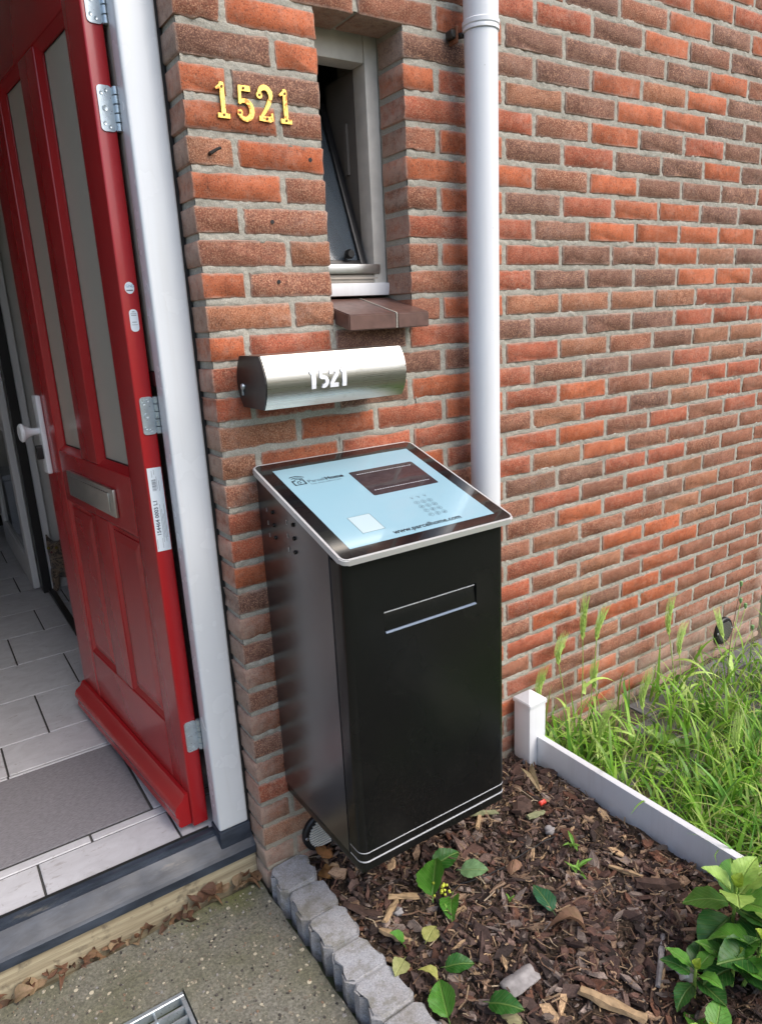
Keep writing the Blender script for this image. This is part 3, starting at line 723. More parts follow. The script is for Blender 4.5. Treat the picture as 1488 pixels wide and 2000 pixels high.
# sill tiles
ws = empty('window_sill', (.43, 0, 1.24), parent=house)
for x0, x1 in ((.318, .4505), (.4545, .549)):
    bm = BM(); prism(bm, [(-.062, 1.241), (-.062, 1.277), (.105, 1.318), (.105, 1.282)], x0, x1, 'x')
    bmesh.ops.bevel(bm, geom=list(bm.edges), offset=.0025, segments=2, affect='EDGES'); ob('sill_tile', bm, 'tile_sill', ws, True)
bm = BM(); prism(bm, [(-.0605, 1.2425), (-.0625, 1.2755), (-.060, 1.2785), (.10, 1.318), (.10, 1.285)], .4507, .4543, 'x'); ob('sill_joint', bm, 'mortar', ws)
bm = BM(); prism(bm, [(.004, 1.245), (.004, 1.268), (.10, 1.294), (.10, 1.245)], WX0 - .003, WX1 + .003, 'x'); ob('sill_bedding', bm, 'mortar', ws)
# --- hall inside
hall = empty('hall_interior', (-.5, 2.3, ZFLOOR), parent=house)
bm = BM(); box(bm, -1.16, -1.12, .14, 4.5, ZFLOOR, 2.42); box(bm, -.02, .02, .31, 1.70, ZFLOOR, 2.42); box(bm, -.07, .0, 2.44, 4.5, ZFLOOR, 2.42); box(bm, .30, .34, .31, 4.5, ZFLOOR, 2.42); box(bm, -1.16, .34, 4.45, 4.5, ZFLOOR, 2.42); ob('hall_wall', bm, 'wall_white', hall)
bm = BM(); box(bm, -1.16, .34, .14, 4.5, 2.42, 2.46); ob('hall_ceiling', bm, 'ceiling_white', hall)
bm = BM(); box(bm, -.15, -.108, 2.385, 2.438, ZFLOOR, 2.42, .003, 1); ob('black_post', bm, 'black_frame', hall, True)
bm = BM(); box(bm, -.128, -.098, 1.70, 2.384, ZFLOOR, ZFLOOR + .018, .003, 1); ob('floor_strip', bm, 'black_frame', hall, True)
bm = BM(); box(bm, -.1075, -.071, 2.400, 2.4395, ZFLOOR + .055, 2.42, .003, 1); box(bm, -.1075, -.066, 2.388, 2.4395, ZFLOOR, ZFLOOR + .0545, .003, 1); ob('white_post', bm, 'white_plastic', hall, True)
idr = empty('glazed_inner_door', (-.17, 3.0, ZFLOOR), parent=house)
bm = BM(); X0, X1 = -.185, -.150
for a in ((2.47, 2.56), (3.50, 3.60)): box(bm, X0, X1, a[0], a[1], ZFLOOR + .01, 2.1, .004, 1)
for a in ((ZFLOOR + .01, .13), (.80, .92), (1.98, 2.1)): box(bm, X0, X1, 2.5605, 3.4995, a[0], a[1], .004, 1)
ob('door_leaf', bm, 'white_plastic', idr, True)
for a in ((.1305, .7995), (.9205, 1.9795)):
    bm = BM(); box(bm, -.170, -.166, 2.561, 3.499, *a); ob('glass_pane', bm, 'cglass', idr)
bm = BM(); lathe(bm, [(.006, 0), (.006, -.04), (.012, -.042), (.012, -.05)], (-.186, 2.515, 1.0), 12, 'x'); ob('door_knob', bm, 'silver', idr, True)
bm = BM(); box(bm, -.055, .0, 1.60, 1.69, .9, 1.16, .004, 2); 
bm.free()
wl = empty('storage_chest', (-.42, 3.95, ZFLOOR), 'pale blue-white chest standing at the dim end of the hall', 'chest')
bm = BM(); box(bm, -.62, -.22, 3.75, 4.15, ZFLOOR, .34, .01, 2); ob('chest_body', bm, 'cabinet_pale', wl, True)
bm = BM(); box(bm, -.63, -.21, 3.74, 4.16, .3415, .38, .01, 2); ob('chest_lid', bm, 'cabinet_pale', wl, True)
bm = BM(); box(bm, -.50, -.34, 3.735, 3.7495, .20, .215, .004, 2); ob('chest_handle', bm, 'dark_steel', wl, True)

# ================================================================== THINGS ON AND BEFORE THE WALL
# --- door mat let into the tiles
bm = BM(); box(bm, -1.08, -.204, .311, .716, ZFLOOR - .0035, ZFLOOR + .001, .001, 1); tag(ob('door_mat', bm, 'mat'), 'flat grey door mat sunk into the hall tiles', 'mat')
# --- parcel box
PX0, PX1, PYF, PZ0 = .078, .503, -.378, .095
pb = empty('parcel_box', (.29, -.19, PZ0), 'black wall-mounted parcel box with tilted light blue glass panel', 'parcel box')
LA = Vector((.066, -.003, .952)); LU = Vector((1, 0, 0)); LV = Vector((0, -.9518, -.3069)); LN = Vector((0, -.3069, .9518))
def lw(v): return LA + LU * v.x + LV * v.y + LN * v.z
def ztop(y): return .952 + (.003 + y) * (.3069 / .9518) - .015     # underside of the lid at depth y
FRONT = -.325      # the body ends here, the front door starts
bm = BM()
prism(bm, [(-.001, PZ0 + .012), (FRONT, PZ0 + .012), (FRONT, ztop(FRONT)), (-.001, ztop(-.001))], PX0, PX1, 'x')
bmesh.ops.bevel(bm, geom=[e for e in bm.edges], offset=.002, segments=2, affect='EDGES'); ob('body', bm, 'powder_side', pb, True)
bm = BM(); box(bm, PX0 + .003, PX1 - .003, FRONT - .045, -.002, PZ0 - .014, PZ0 + .0115, .003, 2); ob('base_plate', bm, 'powder', pb, True)
# front door: rounded left and right edges
def fdoor(z0, z1, yb, yf, slot=None):
    bm = BM(); r = .020; pts = [(PX0, yb)]
    for k in range(7): a = PI + k * PI / 12; pts.append((PX0 + r + r * math.cos(a), yf + r + r * math.sin(a)))
    for k in range(7): a = 1.5 * PI + k * PI / 12; pts.append((PX1 - r + r * math.cos(a), yf + r + r * math.sin(a)))
    pts.append((PX1, yb)); return pts
SX0, SX1, SZ0, SZ1 = .168, .416, .638, .688       # slot
pts = fdoor(0, 0, FRONT - .0035, PYF)
zt_ = ztop(PYF) - .006
def fd_strip(z0, z1):
    bm = BM(); prism(bm, pts, z0, z1, 'z'); return bm
bm = BM()
# front skin with a real opening: side columns, above and below the slot
def column(x0, x1, z0, z1):
    box(bm, x0, x1, PYF + .0002, PYF + .03, z0, z1)
body_pts_l = [p for p in pts if p[0] < PX0 + .021] + [(PX0 + .020, FRONT - .0035)]
L_ = BM()
prism(L_, pts, PZ0 + .042, SZ0, 'z'); prism(L_, pts, SZ1, zt_, 'z')
lp_ = [(x, y) for x, y in pts if x < .2]; rp_ = [(x, y) for x, y in pts if x > .2]
prism(L_, lp_ + [(SX0, PYF), (SX0, FRONT - .0035)], SZ0, SZ1, 'z')
prism(L_, [(SX1, FRONT - .0035), (SX1, PYF)] + rp_, SZ0, SZ1, 'z')
bm.free()
# remove the hidden internal faces between the strips
kill = [f for f in L_.faces if abs(f.normal.z) > .9 or True and False]
L_.faces.ensure_lookup_table(); L_.normal_update()
kill = [f for f in L_.faces if abs(f.normal.z) > .9 and (abs(f.calc_center_median().z - SZ0) < 1e-4 or abs(f.calc_center_median().z - SZ1) < 1e-4)]
bmesh.ops.delete(L_, geom=kill, context='FACES')
# slot rims
for z in (SZ0, SZ1):
    L_.faces.new([L_.verts.new(p) for p in ((SX0, PYF, z), (SX1, PYF, z), (SX1, FRONT - .0035, z), (SX0, FRONT - .0035, z))])
bmesh.ops.remove_doubles(L_, verts=L_.verts, dist=1e-5)
fd = ob('front_panel', L_, 'powder', pb, True)
bm = BM(); prism(bm, fdoor(0, 0, FRONT - .0035, PYF + .0005), PZ0 - .004, PZ0 + .016, 'z'); bmesh.ops.bevel(bm, geom=[e for e in bm.edges if abs((e.verts[0].co - e.verts[1].co).z) < 1e-6], offset=.0025, segments=2, affect='EDGES'); ob('bottom_lip', bm, 'powder', pb, True)
bm = BM(); prism(bm, fdoor(0, 0, FRONT - .0035, PYF - .0008), PZ0 + .0164, PZ0 + .0192, 'z'); ob('trim_line', bm, 'trim_bright', pb, True)
bm = BM(); prism(bm, fdoor(0, 0, FRONT - .0035, PYF + .0004), PZ0 + .0194, PZ0 + .0395, 'z'); ob('lower_band', bm, 'powder', pb, True)
bm = BM(); prism(bm, fdoor(0, 0, FRONT - .0035, PYF - .0004), PZ0 + .0397, PZ0 + .0416, 'z'); ob('trim_line', bm, 'trim_bright', pb, True)
# mail flap in the slot
def flapfn(v): return Vector((v.x, v.y + (v.z - SZ0) * .10, v.z))
bm = BM(); box(bm, SX0 + .002, SX1 - .002, PYF + .0012, PYF + .004, SZ0 + .004, SZ1 - .006, .001, 2); ob('mail_flap', bm, 'powder', fd, True, flapfn)
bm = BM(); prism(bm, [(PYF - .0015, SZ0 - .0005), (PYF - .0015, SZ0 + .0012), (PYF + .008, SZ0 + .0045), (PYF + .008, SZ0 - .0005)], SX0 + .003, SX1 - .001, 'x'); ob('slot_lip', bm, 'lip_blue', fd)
bm = BM(); box(bm, SX0 + .002, SX1 - .002, PYF + .0035, PYF + .006, SZ1 - .0062, SZ1 - .0046); ob('flap_edge', bm, 'trim_bright', fd)
bm = BM(); box(bm, SX0 + .001, SX1 - .001, PYF + .014, PYF + .016, SZ0 + .001, SZ1 - .001); ob('slot_back', bm, 'black_plastic', fd)
# embossed fixing points on the left side
for y, z in ((-.077, .856), (-.079, .826), (-.082, .797), (-.177, .848), (-.177, .817), (-.178, .786)):
    bm = BM(); lathe(bm, [(.0050, PX0 - .0002), (.0042, PX0 - .004), (.001, PX0 - .0055)], (0, y, z), 10, 'x'); ob('fixing_stud', bm, 'powder', pb, True)
    bm = BM(); prism(bm, [(y + .030, z + .004), (y + .0325, z + .004), (y + .0325, z - .006), (y + .030, z - .006)], PX0 - .0018, PX0 - .0002, 'x'); ob('fixing_slot', bm, 'steel_dot', pb)
# the lid: silver frame, black glass, blue print
def lid_plate(pts, z0, z1, bev=0):
    bm = BM(); prism(bm, pts, z0, z1, 'z')
    if bev: bmesh.ops.bevel(bm, geom=[e for e in bm.edges if abs(e.verts[0].co.z - e.verts[1].co.z) < 1e-6], offset=bev, segments=2, affect='EDGES')
    return bm
lid = ob('lid_frame', lid_plate(rrect(.0, .4495, .0, .4175, .017, 7), -.0135, 0, .0022), 'silver_paint', pb, True, lw)
gl = ob('lid_glass', lid_plate(rrect(.0055, .4440, .0055, .4120, .012, 7), -.004, .0008, .0005), 'lid_black', pb, True, lw)
pl = ob('printed_panel', lid_plate([(.036, .040), (.412, .040), (.412, .385), (.036, .385)], .0009, .0011), 'lid_blue', gl, False, lw)
ob('solar_panel', lid_plate(rrect(.199, .381, .105, .2205, .005, 4), .0012, .0014), 'solar', gl, False, lw)
bm = BM()
for v0, v1 in ((.1200, .1218), (.1215 + .036, .159), (.1982, .2000)):
    if v0 > .15 and v0 < .19: continue
    for k in range(22):
        u0 = .213 + k * .0071; prism(bm, [(u0, v0), (u0 + .0052, v0), (u0 + .0052, v1), (u0, v1)], .0015, .0016, 'z')
ob('solar_busbar', bm, 'trim_bright', gl, False, lw)
ob('blank_sticker', lid_plate([(.0905, .282), (.1455, .282), (.1455, .346), (.0905, .346)], .0012, .0014), 'lid_sticker', gl, False, lw)
bm = BM()
for a, b, c, d in ((.0905, .1455, .282, .2828), (.0905, .1455, .3452, .346), (.0905, .0913, .283, .345), (.1447, .1455, .283, .345)): prism(bm, [(a, c), (b, c), (b, d), (a, d)], .0015, .0016, 'z')
ob('sticker_border', bm, 'print_grey', gl, False, lw)
def lid_text(txt, size, u, v, mat, off=0, sp=1, name='lettering'):
    bm = text_bm(txt, size, .0001, off, 0, sp)
    ob(name, bm, mat, gl, False, lambda q: lw(Vector((u + q.x, v - q.y, .0015 + q.z))))
lid_text('Parcel', .0180, .0890, .117, 'print_grey', .0, .96)
lid_text('Home', .0185, .1335, .117, 'print_black', .0006, 1.02)
lid_text('Your smart delivery box', .0080, .0900, .1265, 'print_grey', -.0001)
lid_text('www.parcelhome.com', .0195, .152, .3725, 'print_black', .0003, 1.0)
def ribbon(bm, path, wd, t0, t1):
    n_ = len(path)
    L = []; R = []
    for i, (x, y) in enumerate(path):
        a = path[max(i - 1, 0)]; b = path[min(i + 1, n_ - 1)]; dx, dy = b[0] - a[0], b[1] - a[1]; l = math.hypot(dx, dy) or 1
        ww = wd[i] if hasattr(wd, '__len__') else wd
        L.append((x - dy / l * ww / 2, y + dx / l * ww / 2)); R.append((x + dy / l * ww / 2, y - dx / l * ww / 2))
    prism(bm, L + R[::-1], t0, t1, 'z'); return bm
bm = BM()      # house / parcel emblem with radio arcs
for a, b, c, d in ((.054, .057, .098, .120), (.081, .084, .098, .120), (.057, .081, .117, .120), (.057, .064, .098, .101), (.075, .081, .098, .101)): prism(bm, [(a, c), (b, c), (b, d), (a, d)], .0015, .0016, 'z')
for r_ in (.013, .020, .027): ribbon(bm, [(.069 + r_ * math.cos(math.radians(a)), .107 - r_ * math.sin(math.radians(a))) for a in range(38, 128, 10)], .0024, .0015, .0016)
for a in range(3): ribbon(bm, [(.069 + .004 * math.cos(math.radians(q + a * 120)), .1085 + .004 * math.sin(math.radians(q + a * 120))) for q in range(0, 90, 22)], .0022, .0015, .0016)
ob('emblem', bm, 'print_black', gl, False, lw)
kn = '123456789*0#'
bm = BM()
for i in range(12):
    u, v = .2725 + (i % 3) * .018, .282 + (i // 3) * .018
    ribbon(bm, [(u + .0062 * math.cos(q * PI / 8), v + .0062 * math.sin(q * PI / 8)) for q in range(17)], .0007, .0015, .0016)
for i in range(3):
    u = .2735 + i * .018; ribbon(bm, [(u - .004, .257), (u, .261), (u + .004, .257)], .0009, .0015, .0016)
    prism(bm, [(u - .0014, .2615), (u + .0014, .2615), (u + .0014, .264), (u - .0014, .264)], .0015, .0016, 'z')
ob('keypad', bm, 'print_grey', gl, False, lw)
for i in range(12):
    lid_text(kn[i], .0085, .2725 + (i % 3) * .018 - .0024, .282 + (i // 3) * .018 + .0030, 'print_grey', 0, 1, 'key_digit')

# --- stainless letterbox
mb = empty('letterbox', (.23, -.075, 1.09), 'small horizontal stainless steel letterbox with white 1521', 'letterbox')
prof = []
for k in range(9): a = -1 + 2 * k / 8; prof.append((-.130 - .022 * (1 - a * a), 1.0915 + (a + 1) / 2 * .1115))      # front, upwards
for k in range(7): a = 1 - 2 * k / 6; prof.append((-.026 + .0245 * (1 - a * a), 1.0915 + (a + 1) / 2 * .1115))
bm = BM(); prism(bm, prof, .058, .4065, 'x', False); me_o = ob('shell', bm, 'steel', mb, True)
for x0, x1 in ((.0545, .0585), (.4060, .4100)):
    cx = sum(p[0] for p in prof) / len(prof); cz = 1.147
    bm = BM(); prism(bm, [(cx + (a - cx) * .985, cz + (b - cz) * .985) for a, b in prof], x0, x1, 'x'); ob('end_cap', bm, 'black_plastic' if x0 < .2 else 'steel', mb)
bm = BM(); lathe(bm, [(.007, .0543), (.006, .050), (.003, .049)], (0, -.035, 1.137), 12, 'x'); prism(bm, [(-.037, 1.118), (-.033, 1.118), (-.033, 1.131), (-.037, 1.131)], .0505, .0535, 'x'); ob('lock', bm, 'zinc', mb, True)
def mbf(v):
    a = (v.z - 1.0915) / .1115 * 2 - 1; return Vector((v.x, -.130 - .022 * (1 - a * a) - .0008 + v.y, v.z))
def fat(dg, x, z):
    q = []
    if dg == '1': q = [([(0, .0), (0, .010), (0, .020), (0, .031), (0, .041)], .0105), ([(-.0085, .0335), (-.004, .0355), (.001, .0385)], .0068)]
    if dg == '5': q = [([(-.008, .0365), (.008, .0365)], .0085), ([(-.0065, .038), (-.0070, .022)], .0075), ([(-.008 + .0, .024)] + [(.0 + .0078 * math.cos(math.radians(b)), .0135 + .0095 * math.sin(math.radians(b))) for b in range(100, -131, -20)], .0085)]
    if dg == '2': q = [([(.0 + .0078 * math.cos(math.radians(b)), .0305 + .0068 * math.sin(math.radians(b))) for b in range(195, -41, -20)] + [(-.003, .014), (-.007, .006)], .0085), ([(-.0105, .0042), (.0105, .0042)], .0088)]
    bm = BM()
    for k, (pth, wd) in enumerate(q):
        n_ = len(pth); L = []; R = []
        for i, (a, b) in enumerate(pth):
            p0 = pth[max(i - 1, 0)]; p1 = pth[min(i + 1, n_ - 1)]; dx, dy = p1[0] - p0[0], p1[1] - p0[1]; l = math.hypot(dx, dy) or 1
            L.append((x + a - dy / l * wd / 2, z + b + dx / l * wd / 2)); R.append((x + a + dy / l * wd / 2, z + b - dx / l * wd / 2))
        t_ = -.0012 - .0003 * k; A = [bm.verts.new((a, t_, b)) for a, b in L]; B = [bm.verts.new((a, t_, b)) for a, b in R]; A2 = [bm.verts.new((a, .0004, b)) for a, b in L]; B2 = [bm.verts.new((a, .0004, b)) for a, b in R]
        for i in range(n_ - 1):
            for q_ in ((A[i], A[i + 1], B[i + 1], B[i]), (A[i], A2[i], A2[i + 1], A[i + 1]), (B[i], B[i + 1], B2[i + 1], B2[i])): bm.faces.new(q_)
        bm.faces.new((A[0], B[0], B2[0], A2[0])); bm.faces.new((A[-1], A2[-1], B2[-1], B[-1]))
    ob('number', bm, 'number_white', mb, False, mbf)
for dg, x in zip('1521', (.1660, .1905, .2165, .2420)): fat(dg, x, 1.1275)

# --- brass numerals, one by one
def stroke(bm, path, wd, t, x, z):
    n_ = len(path); L = []; R = []
    for i, (a, b) in enumerate(path):
        p = path[max(i - 1, 0)]; q = path[min(i + 1, n_ - 1)]; dx, dy = q[0] - p[0], q[1] - p[1]; l = math.hypot(dx, dy) or 1
        ww = wd[i] if hasattr(wd, '__len__') else wd
        L.append((x + a - dy / l * ww / 2, z + b + dx / l * ww / 2)); R.append((x + a + dy / l * ww / 2, z + b - dx / l * ww / 2))
    prism(bm, L + R[::-1], -.0005, -.0055 - t, 'y')
def disc(bm, x, z, r, t): prism(bm, [(x + r * math.cos(k * PI / 8), z + r * math.sin(k * PI / 8)) for k in range(16)], -.0005, -.0055 - t, 'y')
def arc(cx, cz, r, a0, a1, n_=12, rz=None): return [(cx + r * math.cos(math.radians(a0 + (a1 - a0) * k / n_)), cz + (rz or r) * math.sin(math.radians(a0 + (a1 - a0) * k / n_))) for k in range(n_ + 1)]
def numeral(d, x, z, label):
    t_ = empty('house_numeral', (x, 0, z), label, 'numeral', 'brass house numerals'); bm = BM(); screws = []
    if d == '1':
        stroke(bm, [(.001, .002), (.001, .066)], .0095, 0, x, z); stroke(bm, [(-.012, .0045), (.014, .0045)], .009, .0003, x, z); stroke(bm, [(-.0125, .053), (-.004, .058), (.002, .066)], [.004, .007, .004], .0006, x, z); screws = [(.001, .006), (.001, .058)]
    if d == '5':
        stroke(bm, [(-.012, .061), (.014, .061)], .0105, 0, x, z); stroke(bm, [(-.0095, .064), (-.0105, .034)], .0065, .0003, x, z)
        stroke(bm, arc(-.001, .0205, .0155, 140, -150, 16, .0175), [.005 + .0065 * math.sin(PI * k / 16) for k in range(17)], .0006, x, z); disc(bm, x - .0125, z + .0145, .0065, .0009); screws = [(-.001, .061), (-.0125, .0145)]
    if d == '2':
        disc(bm, x - .0115, z + .049, .0068, .0009); stroke(bm, arc(.001, .050, .0135, 190, -35, 14, .0145), [.004 + .0065 * math.sin(PI * k / 14) + .002 * (k > 9) for k in range(15)], .0006, x, z)
        stroke(bm, [(.012, .041), (.003, .024), (-.009, .009)], [.0095, .008, .006], .0003, x, z); stroke(bm, [(-.015, .0055), (.010, .0045), (.016, .008)], [.009, .011, .011], 0, x, z); stroke(bm, [(.0145, .004), (.0145, .017)], .005, .0011, x, z); screws = [(-.0115, .049), (.003, .0055)]
    ob('plate', bm, 'brass', t_)
    for a, b in screws:
        bm = BM(); lathe(bm, [(.0026, -.0066), (.0022, -.0078), (.0006, -.0074)], (x + a, 0, z + b), 10, 'y'); ob('screw', bm, 'rust', t_, True)
numeral('1', .0825, 1.676, 'brass numeral one nearest the white door frame')
numeral('5', .1315, 1.675, 'brass numeral five, second of the row beside the door')
numeral('2', .1770, 1.678, 'brass numeral two, third of the row beside the door')
numeral('1', .2240, 1.678, 'brass numeral one nearest the narrow window')
bm = BM(); tube(bm, [(.045, .004, 1.607), (.046, -.008, 1.608), (.058, -.012, 1.615), (.066, -.014, 1.618)], [.004, .0038, .0032, .003], 8); tag(ob('bent_nail', bm, 'dark_steel', None, True), 'bent rusty nail sticking out of a brick below the numerals', 'nail')
for x, z in ((.279, 1.612), (.174, 1.481), (.178, 1.356)):
    bm = BM(); lathe(bm, [(.0045, -.0012), (.004, .006)], (x, 0, z), 10, 'y'); ob('drill_hole', bm, 'rubber', wall)

# --- downpipe
PXC, PYC = .7275, -.0625
dp = empty('downpipe', (PXC, PYC, -.2), 'white plastic downpipe running down the brick wall', 'downpipe')
bm = BM(); lathe(bm, [(.040, -.2), (.040, .8), (.040, 1.905)], (PXC, PYC, 0), 40); ob('pipe', bm, 'white_plastic', dp, True)
bm = BM(); lathe(bm, [(.0405, 1.906), (.0435, 1.907), (.0435, 1.914), (.042, 1.916), (.0445, 1.918), (.0445, 1.927), (.0415, 1.930), (.0410, 3.2)], (PXC, PYC, 0), 40); ob('socket', bm, 'white_plastic', dp, True)
bm = BM(); tube(bm, [(PXC - .03, -.035, 1.905), (PXC - .042, -.015, 1.905), (PXC - .045, .006, 1.905)], .007, 8); box(bm, PXC - .062, PXC - .048, -.030, -.004, 1.897, 1.916, .003, 1); ob('bracket', bm, 'dark_steel', dp, True)
bm = BM(); box(bm, PXC - .050, PXC - .044, -.034, -.002, 1.887, 1.924, .002, 1); ob('clamp', bm, 'rust', dp, True)

# --- round vents
def vent(x, z, r, label, grille):
    v_ = empty('wall_vent', (x, 0, z - r), label, 'vent', 'round wall vents')
    bm = BM(); lathe(bm, [(r, .002), (r, -.009), (r * .92, -.013), (r * .76, -.013), (r * .74, -.005)], (x, 0, z), 32, 'y')
    ob('vent_ring', bm, 'black_plastic', v_, True)
    for k in range(-5, 6):
        zz = k * r * .128; hw = math.sqrt(max(0, (r * .74) ** 2 - zz * zz))
        if hw < .008: continue
        bm = BM(); box(bm, x - hw, x + hw, -.0165, -.0135, z + zz - r * .036, z + zz + r * .036); ob('slat', bm, grille, v_)
    for s in (-1, 1):
        bm = BM(); lathe(bm, [(.005, -.0133), (.004, -.0155), (.001, -.015)], (x + s * r * .85, 0, z), 10, 'y'); ob('screw', bm, 'silver', v_, True)
vent(.168, -.085, .058, 'round black vent low on the wall under the parcel box', 'cream_paint')
vent(2.072, -.052, .058, 'round black slatted vent on the wall behind the weeds', 'silver')

# --- white bed edging
ed = empty('bed_edging', (.92, -.6, -.16), 'low white plastic board and capped post between bed and weeds', 'edging')
po = BM(); box(po, .880, .950, -.086, -.016, -.24, .060, .003, 2); po = ob('post', po, 'white_plastic', ed, True)
bm = BM(); c_ = (.915, -.051); hw = .0385
lo = [bm.verts.new((c_[0] + a * hw, c_[1] + b * hw, .0605)) for a, b in ((-1, -1), (1, -1), (1, 1), (-1, 1))]; mi = [bm.verts.new((c_[0] + a * hw, c_[1] + b * hw, .0745)) for a, b in ((-1, -1), (1, -1), (1, 1), (-1, 1))]; tp = bm.verts.new((c_[0], c_[1], .104))
bm.faces.new(lo[::-1])
for i in range(4): bm.faces.new((lo[i], lo[(i + 1) % 4], mi[(i + 1) % 4], mi[i])); bm.faces.new((mi[i], mi[(i + 1) % 4], tp))
bmesh.ops.bevel(bm, geom=list(bm.edges), offset=.002, segments=2, affect='EDGES'); ob('post_cap', bm, 'white_plastic', po, True)
bm = BM(); box(bm, .912, .934, -1.9, -.0865, -.25, -.047, .003, 2)
ob('board', bm, 'white_plastic', ed, True)

# --- concrete edging stones
def stone_mesh(seed, L):
    r = random.Random(seed); out = []; W = .082
    left = [(0, .0), (-.012, .016), (-.011, .040), (.004, .056), (-.010, .074), (-.009, .090), (.003, L)]
    right = [(W - .003, L), (W + .010, .088), (W + .010, .070), (W - .004, .055), (W + .010, .036), (W + .010, .014), (W - .002, 0)]
    pl_ = [(a + r.gauss(0, .0034), b + r.gauss(0, .0028) * (0 < b < L)) for a, b in left + right]
    bm = BM(); prism(bm, pl_, -.10, 0, 'z'); bm.verts.ensure_lookup_table()
    bmesh.ops.bevel(bm, geom=[e for e in bm.edges if e.verts[0].co.z > -.01 and e.verts[1].co.z > -.01], offset=.005, segments=2, affect='EDGES')
    tx_, ty_ = r.gauss(0, .03), r.gauss(0, .03)
    for v in bm.verts: v.co += Vector((r.gauss(0, .0009), r.gauss(0, .0009), r.gauss(0, .0013) + tx_ * v.co.x + ty_ * v.co.y))
    return bm
wh = ['touching the foot of the brick pier', 'second from the brick pier', 'third from the brick pier', 'fourth from the brick pier', 'fifth from the brick pier', 'sixth from the brick pier', 'seventh from the brick pier, at the picture edge']
for i in range(7):
    bm = stone_mesh(i, .103); y0 = -.104 - i * .1065; dx = .010 + .0015 * i + random.uniform(-.003, .003); dz = -.127 + random.uniform(-.003, .003)
    rot = Matrix.Rotation(random.uniform(-.03, .03), 3, 'Z')
    for v in bm.verts: v.co = rot @ v.co + Vector((dx, y0, dz))
    tag(ob('edging_stone', bm, 'stone', None, True), 'grey scalloped concrete edging stone ' + wh[i], 'edging stone', 'concrete edging stones along the bed')

# --- drain grate
dg_ = empty('drain_grate', (-.4, -.28, ZSLAB - .03), 'galvanised drain grate set into the concrete slab', 'drain grate')
gx0, gx1, gy0, gy1 = -.527, -.290, -.397, -.161
bm = BM()
for a in ((gx0, gx1, gy1 - .012, gy1), (gx0, gx1, gy0, gy0 + .012), (gx0, gx0 + .010, gy0 + .0125, gy1 - .0125), (gx1 - .010, gx1, gy0 + .0125, gy1 - .0125)): box(bm, *a, ZSLAB - .028, ZSLAB - .003, .0015, 1)
ob('rim', bm, 'zinc', dg_)
for k in range(1, 8):
    y = gy1 - .012 - k * .0266
    bm = BM(); box(bm, gx0 + .0105, gx1 - .0105, y - .003, y + .003, ZSLAB - .026, ZSLAB - .0045); ob('bar', bm, 'zinc', dg_)
for x in (-.36, -.44):
    bm = BM(); tube(bm, [(x, gy0 + .013, ZSLAB - .010), (x, gy1 - .013, ZSLAB - .010)], .0028, 8); ob('cross_rod', bm, 'zinc', dg_)
bm = BM(); box(bm, -.54, -.28, -.41, -.15, -.30, -.295); tag(ob('drain_pit', bm, 'soil'), kind='structure')

